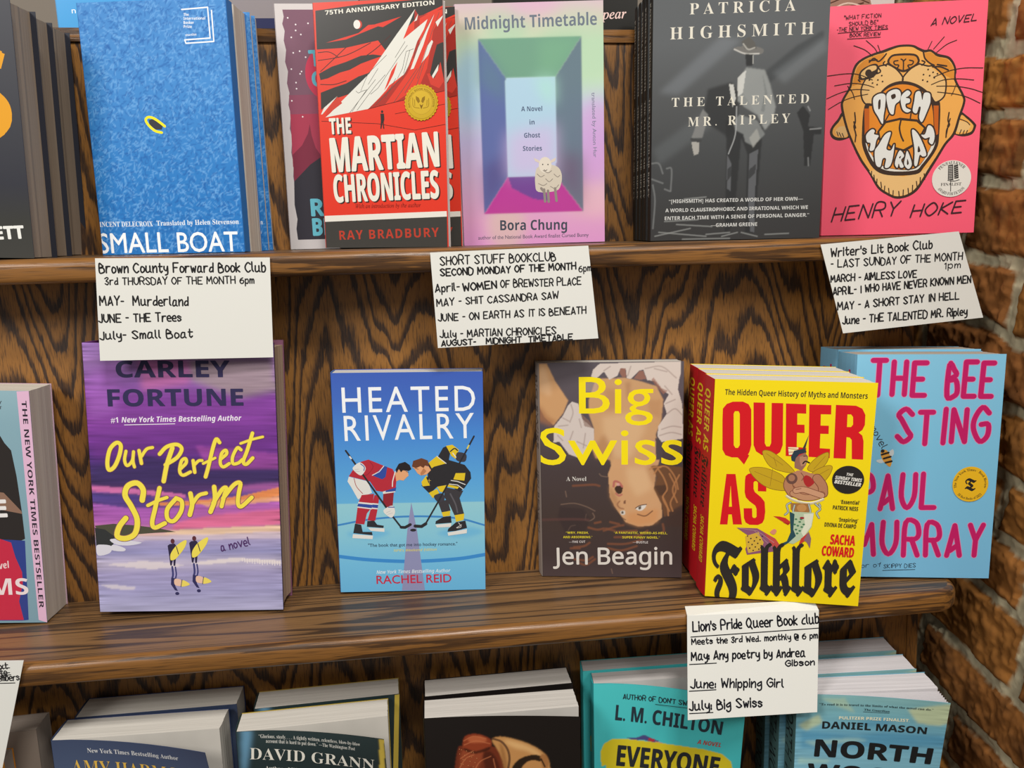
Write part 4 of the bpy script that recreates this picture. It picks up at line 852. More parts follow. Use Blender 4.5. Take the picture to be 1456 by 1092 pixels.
["S","ecd94a",1,3.13,[82.1,93.6,88.4,102.1,95.0,104.3]],
["S","ecd94a",1,3.84,[101.9,109.7,102.0,98.7,97.8,87.9]],
["S","ecd94a",1,3.41,[100.4,95.5,108.3,107.2,112.0,108.6,109.7,101.0,107.3,92.6]],
["S","ecd94a",1,3.41,[108.8,99.6,118.3,111.2,123.9,112.9,122.2,103.8,121.2,95.4,123.9,92.4,133.0,100.3]],
["H","4a2560","a novel",0.85,7.06,105.6,53.3,129.9,58.7]],
"nyt":[
["G",[[200.8,"8fb0ba"],[174.7,"84a6b2"],[0.9,"7a9aa8"]]],
["P","2b2624",0,[43.4,163.0,87.9,184.8,114.7,163.6,117.7,157.4,122.4,151.2,125.0,129.3,126.9,97.6,127.6,75.0,106.7,65.4,33.7,65.6]],
["P","8a6a58",0,[82.2,119.7,113.7,115.1,126.5,99.2,126.9,96.9,81.0,106.5]],
["P","2f3f86",0,[101.6,75.1,127.4,73.4,125.0,2.5,119.6,1.9,95.6,2.1]],
["P","c22a44",0,[34.6,75.3,107.5,75.1,116.1,71.8,118.6,58.8,122.9,45.7,122.8,35.8,118.5,19.3,121.1,2.5,27.5,2.9]],
["P","dcb2cc",0,[130.5,200.5,140.0,201.2,139.9,-0.1,133.2,2.4]],
["T","2c2530","THE NEW YORK TIMES BESTSELLER","SB",0,3.83,133.7,192.9,134.5,13.1],
["T","e6e2e0","E","SB",0.02,14.63,105.5,94.1,114.9,94.4],
["T","e8d8d8","MS","SB",0,14.53,96.9,25.4,126.8,25.5],
["T","e8d0d0","novel","SBI",0,5.8,97.6,47.1,113.7,49.7],
["T","40484c","BY","SB",0,2.45,113.4,190.2,118.3,190.0],
["T","40484c","OUT","SB",0,2.45,110.2,185.9,117.9,185.7]],
"rival":[
["G",[[201.5,"3c5cb4"],[175.5,"4068bc"],[144.1,"4686d0"],[105.8,"56a0d8"],[83.4,"62acd8"],[82.8,"90c6d2"],[53.6,"84c2d6"],[27.0,"70b8dc"],[0.0,"66b0da"]]],
["B","62aed8",0.7,2.6,1,[7.0,55.0,26.7,59.2,46.2,55.4,26.4,50.0]],
["B","62aed8",0.7,2.6,1,[87.7,54.6,114.0,59.9,130.4,55.0,109.5,49.6]],
["S","3f84c2",1,1.76,[0.2,63.5,29.3,68.5,66.3,70.6,105.4,68.3,130.7,61.2]],
["S","3a88ca",1,3.3,[-0.4,34.1,27.8,30.3,65.1,28.2,104.7,29.7,130.6,33.4]],
["P","8b8db2",0,[65.8,83.6,61.5,57.4,55.0,0.3,75.8,0.3,70.2,57.2]],
["T","eef0f2","HEATED","S~",0.002,22.07,8.6,165.8,123.9,166.1],
["T","eef0f2","RIVALRY","S~",0.002,22.34,9.6,140.5,122.7,141.7],
["T","2c3e54","\"The book that got me into hockey romance.\"","S",0.012,3.0,26.1,42.6,106.0,42.7],
["T","d6ca58","NPR's Weekend Edition","SI",0.01,2.32,48.9,37.6,87.3,38.0],
["T","e4ecf0","New York Times Bestselling Author","SI",0.006,3.27,32.8,16.9,99.2,17.2],
["T","bc2c46","RACHEL REID","S",0.012,7.75,32.5,7.3,99.9,7.6],
["P","2c2c30",0,[26.3,66.9,32.3,67.3,34.9,63.4,40.8,62.3,40.3,60.2,25.7,61.6]],
["P","dcdad4",0,[26.6,60.6,41.2,59.9,41.1,56.5,29.2,57.7]],
["P","b22a38",0,[33.6,91.1,37.9,90.1,36.0,78.7,33.4,67.1,26.4,67.4,30.0,78.8]],
["P","dcdad4",0,[31.1,83.6,36.7,83.0,36.0,77.6,30.0,78.3]],
["P","30499a",0,[30.8,82.3,36.5,81.8,36.0,78.7,30.2,79.5]],
["P","dcdad4",0,[11.6,108.1,28.2,103.6,31.4,93.1,21.2,88.5,18.9,87.1,13.5,98.1,10.3,103.8]],
["S","a03030",1,0.56,[16.1,106.6,18.0,99.0,23.2,92.3]],
["P","b22a38",0,[22.3,91.1,33.2,92.1,30.9,79.8,26.2,74.1,23.5,63.8,15.7,64.7,18.8,83.8]],
["P","dcdad4",0,[19.1,84.9,31.6,83.4,30.7,77.7,17.7,79.6]],
["P","30499a",0,[18.9,83.4,31.4,81.9,30.7,78.8,17.9,80.7]],
["P","2c2c30",0,[15.3,64.7,20.7,63.6,21.8,56.9,30.1,56.7,30.4,53.6,13.4,55.9]],
["P","dcdad4",0,[13.1,54.9,30.9,53.2,30.3,49.9,12.4,51.2]],
["P","8f2530",0,[41.4,93.4,50.7,93.0,49.2,80.4,43.7,79.5,40.7,84.4]],
["P","dcdad4",0,[40.9,93.9,52.4,96.3,51.9,93.2,41.2,91.8]],
["P","30499a",0,[44.2,95.7,53.0,97.9,52.2,94.2,43.2,93.4]],
["P","b22a38",0,[22.6,121.5,29.4,123.5,43.2,117.4,50.3,114.5,53.7,106.9,52.5,97.5,40.5,93.9,35.1,94.9,30.0,103.5,11.6,108.5,16.0,115.0]],
["S","8a1f2c",1,0.46,[30.7,121.4,33.2,116.6,28.4,110.1,23.9,108.8]],
["P","30499a",0,[43.2,117.4,45.7,116.5,43.9,107.3,40.9,105.2,32.7,108.7]],
["S","dcdad4",0,0.74,[42.7,117.4,38.5,112.3,32.3,109.1]],
["S","dcdad4",0,0.93,[52.5,112.1,49.9,103.2,49.6,98.5]],
["S","2b292c",0,1.58,[9.9,131.8,25.6,107.4,48.9,70.8,56.1,60.6]],
["S","2b292c",0,2.6,[56.1,60.6,59.7,60.4,64.4,63.0]],
["S","e0e0e0",0,1.3,[13.2,126.3,14.4,124.6]],
["P","dcdad4",1,[15.9,116.9,21.6,121.0,26.0,117.7,26.4,113.9,22.1,109.1,16.1,113.9]],
["S","30499a",1,0.74,[22.5,119.6,25.5,116.8,25.1,113.5]],
["P","dcdad4",1,[42.3,78.1,49.2,80.9,51.2,74.6,47.9,69.7,43.4,72.4,41.0,75.3]],
["S","30499a",0,0.83,[45.5,79.5,50.5,79.4]],
["S","a8a8a8",0,0.28,[16.9,114.6,20.9,115.0]],
["S","a8a8a8",0,0.28,[16.6,113.2,21.3,112.6]],
["S","a8a8a8",0,0.28,[43.5,74.3,47.2,76.1]],
["S","a8a8a8",0,0.28,[44.4,72.8,49.0,74.2]],
["P","dfa274",0,[52.4,110.7,55.7,114.0,63.4,112.4,64.2,108.2,62.4,106.8,59.5,103.8,55.9,104.5,53.1,103.1]],
["P","241f20",0,[52.8,114.0,55.9,119.3,61.4,120.9,65.3,118.0,66.8,114.1,64.3,112.6,59.3,113.2,57.6,111.4,55.7,114.6,53.8,110.7]],
["S","241f20",0,0.46,[62.0,112.0,64.2,111.5]],
["P","2b292c",0,[93.8,69.5,100.7,70.4,101.2,64.1,86.7,63.2,87.2,65.8]],
["P","dcdad4",0,[86.7,62.4,101.0,63.6,100.5,60.1,88.0,59.8]],
["P","3b383c",0,[89.5,83.5,98.2,85.8,100.5,75.5,92.7,73.7]],
["P","dcbe26",0,[92.5,73.9,100.3,75.2,99.8,70.7,93.8,69.8]],
["P","3b383c",0,[95.7,97.2,112.1,93.6,108.8,87.0,112.4,72.4,103.9,71.0,99.5,81.4,95.1,88.2]],
["S","5a575c",1,1.3,[100.6,91.0,105.0,81.4,106.7,73.6]],
["P","dcbe26",0,[103.9,71.0,112.7,72.4,112.1,66.6,105.2,64.8]],
["P","2b292c",0,[105.2,64.5,113.5,65.8,114.9,59.0,104.5,56.3,97.4,55.8,98.1,58.4]],
["P","dcdad4",0,[97.4,54.8,114.9,57.9,114.6,54.0,98.0,51.9]],
["S","dcdad4",1,0.46,[107.4,64.0,109.7,60.1,105.5,59.2,110.2,62.0]],
["P","dcbe26",0,[88.9,97.8,98.0,99.1,95.2,92.5,91.5,93.0]],
["P","2b292c",0,[82.1,119.6,90.4,125.1,95.1,133.3,99.7,135.3,101.4,129.7,99.9,122.0,105.7,120.2,113.9,117.3,118.8,110.6,119.3,104.9,113.5,96.5,108.9,92.7,99.0,99.6,88.9,97.6,82.4,91.3,75.3,99.0,80.9,106.5]],
["P","dcbe26",0,[82.1,119.8,89.5,125.8,97.7,119.0,87.0,116.2,84.7,114.7]],
["S","dcdad4",0,0.65,[89.5,125.6,97.5,118.9]],
["P","dcbe26",0,[97.7,134.9,103.3,135.8,108.9,131.2,106.0,122.9,102.2,125.7,100.5,129.5]],
["S","2b292c",1,1.11,[101.4,129.7,105.1,132.4,107.8,130.5]],
["P","3c3a42",1,[107.5,128.8,115.1,127.1,114.5,120.8,109.4,120.5,106.2,122.8]],
["S","dcdad4",0,0.83,[103.6,128.2,106.3,124.4]],
["P","dcbe26",0,[105.7,109.9,114.3,109.9,113.3,102.9,103.6,104.2]],
["S","dcdad4",0,0.74,[101.3,103.3,107.2,102.3,114.0,99.3]],
["S","dcdad4",0,0.74,[99.9,100.0,107.2,99.0,112.1,95.1]],
["P","dcbe26",0,[98.6,99.6,108.5,97.3,107.1,95.4,98.4,97.5]],
["P","dcbe26",0,[75.3,102.3,80.1,108.6,82.7,98.9,76.2,98.3]],
["P","dcbe26",0,[81.5,92.1,88.9,95.9,90.8,91.9,85.0,87.2]],
["P","2b292c",0,[79.5,106.5,81.8,106.9,84.5,104.5,81.7,100.8]],
["S","d0b050",0,0.37,[82.2,105.0,82.2,101.3]],
["S","d0b050",0,0.37,[81.0,103.6,83.6,103.4]],
["P","3c3a42",1,[86.0,89.3,93.8,91.5,95.2,85.3,89.9,83.3]],
["P","dfa274",0,[67.6,116.1,75.8,117.9,82.1,116.4,84.0,113.0,80.1,109.1,75.0,108.3,72.1,110.2,69.8,114.0]],
["P","b87a50",0,[77.5,115.0,80.1,112.2,77.3,109.2,75.0,108.3,74.6,110.4]],
["P","6a3d25",0,[67.4,116.9,68.6,121.7,75.9,124.1,81.3,122.0,82.6,116.6,78.9,117.4,77.5,115.0,74.8,116.8,71.1,115.1,68.0,116.1]],
["S","4a2a1a",0,0.46,[69.8,115.0,72.9,114.0]],
["S","2b292c",0,1.39,[122.4,143.3,114.0,127.6,89.5,83.5,78.0,63.6]],
["S","2b292c",0,2.78,[78.2,63.6,74.3,61.1,68.6,61.6]],
["S","d8cc60",0,1.3,[116.4,132.2,117.8,135.0]],
["E","2b292c",2.7,1.3,66.8,57.8]],
"swiss":[
["G",[[203.3,"5a5258"],[147.6,"544a50"],[105.0,"463a3a"],[54.8,"42342f"],[20.7,"403332"],[-1.3,"4a3c3c"]]],
["B","c89868",0.97,0.8,0,[0.0,201.3,7.0,201.2,14.2,185.6,25.7,167.6,21.2,156.2,12.1,144.8,3.8,152.5,-0.7,162.1]],
["B","a06a44",0.7,2.9,0,[-0.6,164.0,7.6,152.5,15.0,148.7,9.3,143.9,-0.9,148.7]],
["B","d8b088",0.6,2.9,0,[0.0,199.9,4.7,199.8,10.8,181.0,9.8,171.5,0.5,176.3]],
["B","c69a6e",0.98,0.8,0,[44.5,168.4,50.7,187.1,63.5,187.5,77.3,187.8,89.1,184.9,104.6,180.0,110.6,167.8,108.9,148.1,104.4,136.7,104.9,123.4,105.0,104.6,64.6,104.7,63.2,112.4,50.2,113.9,46.5,123.6,49.0,140.8,44.0,156.1]],
["B","d8b48a",0.6,4.3,0,[56.0,152.2,81.8,155.8,95.6,142.5,81.8,113.8,68.8,113.9,57.8,133.1]],
["B","a8764e",0.6,2.9,0,[48.4,123.5,57.8,136.9,65.1,123.5,63.2,112.9,50.2,113.9]],
["B","a8764e",0.45,3.3,0,[58.0,178.6,69.0,177.6,70.8,159.7,59.7,157.9]],
["B","9a6a4a",0.5,2.4,0,[77.2,184.0,81.8,184.0,80.9,169.0,78.2,169.0]],
["B","b08058",0.5,2.4,0,[96.5,167.0,109.2,167.8,108.4,150.0,98.3,155.7]],
["B","d4c6bc",0.98,0.4,0,[48.4,195.6,54.4,200.9,125.7,202.0,125.8,189.1,123.5,177.1,127.4,163.0,128.5,131.9,109.5,128.9,105.8,133.9,106.2,143.4,113.9,154.7,111.1,164.1,115.5,172.5,110.1,176.2,102.8,184.7,96.4,185.5,92.9,195.0,89.1,194.2,81.8,186.6,78.3,187.6,77.4,196.1,72.7,196.2,69.9,189.7,62.8,186.1,58.1,193.6,51.6,187.9,46.5,189.0]],
["B","5a5056",0.95,0.5,0,[128.0,196.5,124.6,187.3,123.5,177.1,127.9,164.9]],
["B","9a6a58",0.8,0.4,0,[71.8,192.5,72.7,196.2,77.3,196.2,77.7,188.7,74.5,188.3]],
["B","9a6a58",0.8,0.4,0,[84.6,187.2,89.5,194.1,92.7,194.1,95.5,186.6,90.0,185.8]],
["B","9a6a58",0.7,0.5,0,[100.0,185.7,101.8,188.0,109.2,178.1,114.6,175.7,110.6,172.5]],
["B","4e4448",0.95,0.5,0,[103.9,132.9,107.6,129.1,110.4,128.1,109.6,104.9,105.0,104.9]],
["B","cfc2ba",0.98,0.4,0,[29.2,166.4,34.8,164.7,38.4,150.4,49.0,140.8,48.4,128.4,41.8,118.7,33.3,114.7,25.8,117.6,17.5,129.2,11.9,129.0,12.9,143.9,20.7,153.4,25.5,162.9]],
["B","8a6a5c",0.7,0.5,0,[37.5,155.2,44.8,148.5,48.0,141.8,40.2,143.7]],
["B","4e4448",0.9,0.8,0,[17.5,128.5,25.8,117.3,33.3,114.4,25.8,113.0,16.5,118.8]],
["B","b8a49a",0.5,1.0,0,[40.5,184.4,52.5,184.3,51.5,174.9,40.4,175.0]],
["L","9c8880",0.6,0.6,0.86,[28.3,163.8,30.0,156.2,27.1,147.6]],
["L","9c8880",0.6,0.6,0.86,[20.7,151.5,26.2,148.6]],
["L","9c8880",0.6,0.6,0.86,[16.8,143.9,25.2,144.8]],
["L","9c8880",0.6,0.6,0.86,[35.6,150.4,37.4,142.8]],
["L","9c8880",0.6,0.6,0.86,[29.8,139.0,26.0,128.4]],
["L","9c8880",0.6,0.6,0.86,[41.0,137.0,39.0,123.6]],
["L","9c8880",0.6,0.6,0.86,[33.5,129.4,41.9,125.5]],
["L","9c8880",0.6,0.6,0.86,[15.8,135.2,20.4,130.4]],
["L","9c8880",0.6,0.6,0.86,[94.5,195.9,109.0,197.6,121.8,187.3]],
["L","9c8880",0.6,0.6,0.86,[63.6,198.2,58.1,194.5]],
["L","9c8880",0.6,0.6,0.86,[102.7,195.8,113.6,192.9]],
["L","9c8880",0.6,0.6,0.86,[113.9,154.7,121.1,159.3,127.5,153.6]],
["L","9c8880",0.6,0.6,0.86,[109.4,140.5,118.5,143.3,126.7,142.3]],
["L","9c8880",0.6,0.6,0.86,[107.6,134.8,117.7,137.6,126.8,135.7]],
["L","9c8880",0.6,0.6,0.86,[112.9,164.1,121.0,167.7]],
["L","9c8880",0.6,0.6,0.86,[81.8,198.0,79.1,189.6]],
["L","9c8880",0.6,0.6,0.86,[111.9,180.0,118.3,172.4]],
["B","cb9c70",0.98,0.6,0,[66.3,112.6,107.7,112.5,104.3,99.2,102.9,85.8,109.9,70.3,110.2,57.8,101.1,50.2,89.1,49.1,77.1,53.2,71.4,61.8,67.2,68.1,62.7,77.4,62.1,87.8,61.3,99.2]],
["B","d9b489",0.6,4.0,0,[77.2,105.4,98.9,105.4,100.9,84.8,87.1,77.5,79.2,91.0]],
["B","a4744c",0.6,2.5,0,[62.3,88.9,69.2,77.5,73.2,61.8,67.2,68.1,62.7,77.4]],
["B","c98c58",0.7,3.0,0,[79.1,61.8,107.0,66.1,106.0,53.6,89.1,49.3,77.1,53.4]],
["B","b08058",0.6,2.5,0,[94.9,105.4,104.7,109.5,103.9,86.9,98.9,95.1]],
["B","2a1716",0.95,0.4,1,[67.2,85.8,70.7,88.7,74.4,86.8,73.7,81.6,71.0,80.0,68.7,81.6]],
["L","b0625a",0.9,0.5,1.82,[66.2,87.3,67.2,92.0,71.2,91.0,74.0,87.3]],
["L","b0625a",0.8,0.5,1.42,[68.4,80.6,71.2,78.5,73.7,79.6]],
["B","d8a0a0",0.7,0.4,0,[68.7,90.4,71.7,90.4,72.2,88.1,69.2,87.9]],
["B","6a4030",0.85,0.4,1,[75.2,72.8,77.2,74.4,77.2,71.2,75.7,70.7]],
["L","8a5a40",0.7,0.6,1.01,[71.7,73.3,69.7,70.2,71.7,67.0,75.2,66.0]],
["B","d8d4cc",0.95,0.3,1,[86.6,66.9,95.5,70.3,93.9,65.9,89.6,64.2]],
["B","4a3c2c",0.95,0.3,1,[88.6,67.6,91.1,68.7,91.3,66.1,89.3,65.5]],
["L","5a3826",0.9,0.3,0.81,[86.1,66.6,90.1,69.2,96.0,70.3]],
["B","d0ccc4",0.9,0.3,1,[72.2,63.4,76.2,64.4,76.7,60.8,73.7,60.2]],
["B","4a3c2c",0.95,0.3,1,[73.4,63.3,75.0,63.5,75.0,61.4,73.6,61.3]],
["L","6a4630",0.8,0.4,1.01,[88.1,60.8,95.1,59.3,101.5,64.0]],
["L","6a4630",0.7,0.4,0.91,[73.7,57.6,77.1,55.5]],
["B","6e4a30",0.95,0.8,0,[99.8,106.4,108.7,107.4,128.3,105.4,128.7,68.3,120.8,59.9,112.0,58.8,109.9,70.3,102.9,84.8,105.8,96.1]],
["B","4a3428",0.8,1.0,0,[102.9,87.9,114.7,88.9,114.8,80.7,107.9,78.6]],
["B","44322c",0.9,1.4,0,[114.9,62.0,128.6,70.4,128.9,49.5,112.0,49.4]],
["L","b47c4e",0.75,0.5,1.21,[106.7,103.3,111.7,95.1,114.7,84.8,110.8,76.5,116.9,64.1]],
["L","b47c4e",0.75,0.5,1.21,[102.8,99.2,107.7,105.4,114.6,105.4,121.5,96.2,124.5,84.8]],
["L","b47c4e",0.75,0.5,1.21,[116.6,99.2,122.6,84.8,117.8,72.4,119.8,64.1]],
["L","b47c4e",0.75,0.5,1.21,[125.4,98.2,119.6,84.8,123.7,72.4]],
["L","b47c4e",0.75,0.5,1.21,[110.8,77.6,114.9,68.2,115.9,59.9]],
["L","b47c4e",0.75,0.5,1.21,[98.9,103.3,102.8,105.4,108.7,105.4]],
["L","7a6254",0.7,0.4,0.81,[53.4,99.2,55.3,97.2,60.3,96.3]],
["L","7a6254",0.7,0.4,0.81,[22.2,82.6,23.1,77.3]],
["L","7a6254",0.7,0.4,0.81,[18.0,70.0,30.1,71.1,41.1,68.0,49.1,63.8]],
["L","7a6254",0.7,0.4,0.81,[47.1,61.7,48.6,57.5,44.0,54.3,40.0,55.3]],
["L","7a6254",0.7,0.4,0.81,[41.1,60.6,40.0,55.3]],
["L","7a6254",0.7,0.4,0.81,[24.2,44.6,26.8,48.9,30.9,50.0]],
["L","7a6254",0.7,0.4,0.81,[64.0,7.6,65.0,3.3]],
["L","7c4c34",0.75,0.8,1.62,[29.3,87.8,47.3,88.9,53.3,87.8]],
["L","7c4c34",0.75,0.8,1.62,[43.0,47.9,51.0,45.9,57.1,47.0]],
["L","7c4c34",0.75,0.8,1.62,[49.0,52.2,54.1,53.3]],
["L","7c4c34",0.75,0.8,1.62,[57.1,44.9,69.1,49.2,75.1,50.3]],
["L","7c4c34",0.75,0.8,1.62,[63.1,53.3,71.1,51.3]],
["L","7c4c34",0.75,0.8,1.62,[61.0,32.2,77.1,32.3,92.2,36.6]],
["L","7c4c34",0.75,0.8,1.62,[67.1,38.6,87.2,39.8,97.1,45.1]],
["L","7c4c34",0.75,0.8,1.62,[29.6,28.7,38.8,29.8,43.9,33.1]],
["L","7c4c34",0.75,0.8,1.62,[29.5,16.9,40.7,15.9,46.8,19.2]],
["L","7c4c34",0.75,0.8,1.62,[26.5,27.6,34.7,27.7]],
["L","7c4c34",0.75,0.8,1.62,[69.1,43.9,87.1,45.1]],
["L","7c4c34",0.75,0.8,1.62,[61.0,27.9,73.1,25.9,87.2,30.2]],
["L","7c4c34",0.75,0.8,1.62,[111.0,51.5,112.0,45.2,110.1,43.1]],
["L","7c4c34",0.75,0.8,1.62,[32.5,13.7,40.6,11.6,48.8,17.1]],
["L","7c4c34",0.75,0.8,1.62,[59.1,47.0,67.1,44.9]],
["B","35292a",0.6,1.4,0,[16.9,67.9,39.1,65.9,45.0,55.4,38.9,42.6,21.6,42.5,14.7,57.3]],
["L","5c3c38",0.6,0.8,2.02,[0.5,55.1,26.9,55.8,43.0,55.3]],
["T","f2dc0a","Big","S",0.004,33.08,35.6,155.7,101.5,155.5],
["T","f2dc0a","Swiss","S",0.004,33.81,-0.7,108.1,128.2,108.0],
["T","d8d4cc","A Novel","B",-0.005,3.95,23.1,92.4,41.5,92.5],
["T","d6c62a","“WRY, FRESH,","SB",0,2.12,22.1,41.7,43.1,41.8],
["T","d6c62a","AND ABSORBING.”","SB",0,2.13,19.5,37.4,46.6,37.6],
["T","d0c8c4","—THE CUT","SB",0,2.13,24.9,32.7,40.0,33.1],
["T","d6c62a","“A FANTASTIC, WEIRD-AS-HELL,","SB",0,2.11,66.4,42.0,115.3,41.9],
["T","d6c62a","SUPER FUNNY NOVEL.”","SB",0,2.11,74.1,37.6,108.4,37.6],
["T","d0c8c4","—BUSTLE","SB",0,2.12,83.7,33.0,97.6,32.9],
["T","d8d2ca","Jen Beagin","N",0.014,16.03,10.0,11.7,119.5,12.9]],
"folk":[
["G",[[197.6,"f4da10"],[98.6,"f2d60a"],[-3.1,"f0d208"]]],
["T","2b2622","The Hidden Queer History of Myths and Monsters","SB",0,4.82,8.5,180.7,120.1,180.6],
["P","d4121c",0,[7.5,159.2,7.4,168.9,10.3,173.0,15.2,175.1,23.3,175.4,27.8,173.4,30.2,169.0,31.9,138.4,30.9,133.0,29.7,130.1,30.7,129.4,26.9,121.2,22.8,126.0,21.3,127.3,16.6,127.1,11.4,128.8,8.7,133.6]],
["P","f3d80e",0,[16.3,164.9,17.2,167.0,20.1,167.1,21.2,165.0,22.6,138.1,21.3,135.6,19.2,135.5,17.7,137.9]],
["P","d4121c",0,[31.7,175.0,40.7,175.0,42.6,140.6,44.0,137.8,46.6,137.9,47.7,140.8,46.1,175.0,55.2,175.1,57.0,139.4,55.3,133.3,51.5,130.1,40.8,130.1,36.0,133.2,33.7,138.5]],
["P","d4121c",0,[57.4,174.9,73.3,174.8,73.8,166.8,66.8,166.8,67.4,157.4,73.1,157.4,73.6,150.4,67.6,150.4,68.2,138.2,75.8,137.8,75.9,130.1,59.9,130.2]],
["P","d4121c",0,[75.7,174.6,92.8,174.6,93.2,166.8,85.2,166.7,85.7,157.2,92.1,157.3,92.4,150.3,86.0,150.2,86.4,138.0,94.5,137.7,94.7,129.8,78.1,130.2]],
["P","d4121c",0,[96.3,174.9,111.8,174.7,116.8,172.4,119.5,167.3,119.8,158.9,118.2,154.6,115.5,152.4,118.5,150.0,119.9,145.1,120.8,129.6,112.0,129.7,110.7,145.9,109.0,147.9,106.5,148.2,107.3,129.9,97.7,129.9]],
["P","f3d80e",0,[105.8,167.2,108.5,167.3,110.2,165.3,110.7,159.0,109.3,156.8,106.2,156.7]],
["P","d4121c",0,[13.0,112.4,20.4,112.7,28.0,68.0,20.6,67.6,19.1,76.6,16.4,76.4,16.0,67.3,9.7,67.0]],
["P","f3d80e",0,[17.0,102.5,18.9,83.6,16.5,83.4]],
["P","d4121c",0,[28.4,107.3,28.7,111.3,30.7,113.3,34.8,114.4,42.1,114.2,44.9,112.0,45.8,108.1,46.2,98.5,39.4,98.4,39.0,106.1,37.8,107.2,36.3,107.1,35.5,105.9,35.8,100.2,37.0,97.5,42.3,93.2,45.4,89.3,46.4,80.7,46.0,73.8,44.6,70.3,41.1,68.3,34.2,68.1,30.9,70.0,29.3,74.0,28.6,82.7,35.5,83.0,36.1,75.6,37.0,74.5,38.6,74.5,39.6,75.8,39.2,82.7,38.0,85.5,33.0,89.2,29.9,92.5,28.7,97.0]],
["P","c4a01a",1,[41.1,132.7,47.2,134.0,58.0,126.7,67.8,117.0,60.7,116.2,48.0,120.6]],
["S","8a6418",1,0.43,[41.1,132.7,47.2,134.0,58.0,126.7,67.8,117.0,60.7,116.2,48.0,120.6,41.1,132.7]],
["P","c4a01a",1,[31.5,117.6,42.9,119.3,56.7,114.3,61.1,108.9,62.7,100.5,49.1,101.3,38.3,107.8]],
["S","8a6418",1,0.43,[31.5,117.6,42.9,119.3,56.7,114.3,61.1,108.9,62.7,100.5,49.1,101.3,38.3,107.8,31.5,117.6]],
["P","c4a01a",1,[77.9,119.7,83.4,128.9,93.1,134.8,92.7,126.0,85.2,117.8]],
["S","8a6418",1,0.43,[77.9,119.7,83.4,128.9,93.1,134.8,92.7,126.0,85.2,117.8,77.9,119.7]],
["P","c4a01a",1,[81.3,115.4,90.9,122.6,97.2,122.8,95.5,115.0,89.0,107.4]],
["S","8a6418",1,0.43,[81.3,115.4,90.9,122.6,97.2,122.8,95.5,115.0,89.0,107.4,81.3,115.4]],
["S","94701c",0,0.32,[44.3,131.7,58.2,122.2]],
["S","94701c",0,0.32,[35.8,115.6,59.2,106.5]],
["S","94701c",0,0.32,[83.0,120.0,91.3,131.4]],
["S","94701c",0,0.32,[84.5,113.3,95.1,120.5]],
["S","94701c",0,0.32,[50.2,118.5,49.0,103.7]],
["S","94701c",0,0.32,[50.6,128.6,53.2,120.9]],
["P","f0e2b4",0,[61.4,137.9,69.5,138.0,70.1,132.8,62.4,131.1]],
["S","a83028",0,0.54,[61.4,136.8,69.7,136.1]],
["S","a83028",0,0.54,[62.2,133.5,69.8,134.1]],
["P","40383a",0,[77.1,149.0,75.1,137.4,72.9,137.3]],
["P","96685a",0,[67.1,128.7,74.9,133.8,77.6,130.6,77.6,127.3,76.3,122.5,73.4,117.9,67.6,120.4]],
["P","2a3846",0,[64.2,129.7,66.3,135.0,74.7,137.4,76.3,134.1,70.7,132.1,68.1,128.8,67.5,125.4,64.8,126.4]],
["P","b48468",0,[71.1,130.0,76.1,131.3,77.4,127.5,75.6,123.0,72.7,121.7,71.3,126.1]],
["S","2b1d18",1,1.19,[74.0,124.2,75.9,126.3,79.1,125.1]],
["S","2b1d18",0,0.54,[74.1,130.5,76.6,131.0]],
["P","b88060",0,[62.1,113.2,66.9,116.1,69.8,118.0,73.7,118.4,79.1,116.7,84.3,115.3,88.9,111.5,89.3,102.4,87.7,93.8,72.5,92.2,67.0,97.3,63.5,104.5]],
["P","9c6448",0,[63.5,104.5,67.0,97.3,72.5,92.2,76.7,92.1,72.1,98.1,68.6,104.7]],
["S","7e4a36",1,8.0,[64.7,110.4,63.5,104.5,67.0,98.3]],
["S","7e4a36",1,8.0,[86.1,112.1,90.7,105.8,91.8,99.1]],
["S","b47c5a",1,6.7,[64.7,110.4,63.5,104.5,67.0,98.3]],
["S","b47c5a",1,6.7,[86.1,112.1,90.7,105.8,91.8,99.1]],
["S","7e4a36",1,5.84,[67.8,97.9,76.5,94.9,84.7,95.6,90.6,98.1]],
["S","c08c68",1,4.76,[67.8,97.9,76.5,94.9,84.7,95.6,90.6,98.1]],
["S","7e4a36",1,5.62,[90.7,97.3,84.4,99.3,76.0,101.7,69.9,100.5]],
["S","ca9674",1,4.54,[90.7,97.3,84.4,99.3,76.0,101.7,69.9,100.5]],
["E","6a483e",4.5,4.8,66.0,110.8],
["E","a87458",2.7,2.9,65.9,111.3],
["P","ac2828",1,[75.0,111.2,76.7,114.1,79.3,113.7,81.5,112.1,84.0,108.3,81.9,105.4,79.5,104.1,76.8,106.2]],
["S","7a4a36",1,0.54,[73.0,116.2,75.3,112.9,74.0,109.5]],
["S","7a4a36",1,0.54,[69.9,101.4,73.9,102.5]],
["S","c8bc9c",1,2.16,[63.0,95.4,67.3,92.7,73.7,90.8,81.0,89.7,87.0,91.5,92.1,94.0]],
["S","efe8d0",1,0.87,[63.0,95.9,67.3,93.5,73.6,91.4,80.9,90.6,87.0,92.1,92.1,94.8]],
["P","a4703c",0,[66.5,89.6,82.0,89.5,81.5,81.3,72.3,80.5,66.9,83.6]],
["E","c08a50",3.9,3.4,75.6,85.5],
["S","5c6a68",1,1.73,[66.5,89.9,63.5,87.4,64.9,81.8,62.5,78.8]],
["S","b8bcb4",1,0.97,[66.5,89.9,63.5,87.4,64.9,81.8,62.5,78.8]],
["S","5c6a68",1,1.73,[69.7,87.7,69.0,82.0,71.3,79.8]],
["S","b8bcb4",1,0.97,[69.7,87.7,69.0,82.0,71.3,79.8]],
["S","5c6a68",1,1.73,[81.0,88.9,82.7,82.7,81.8,77.0]],
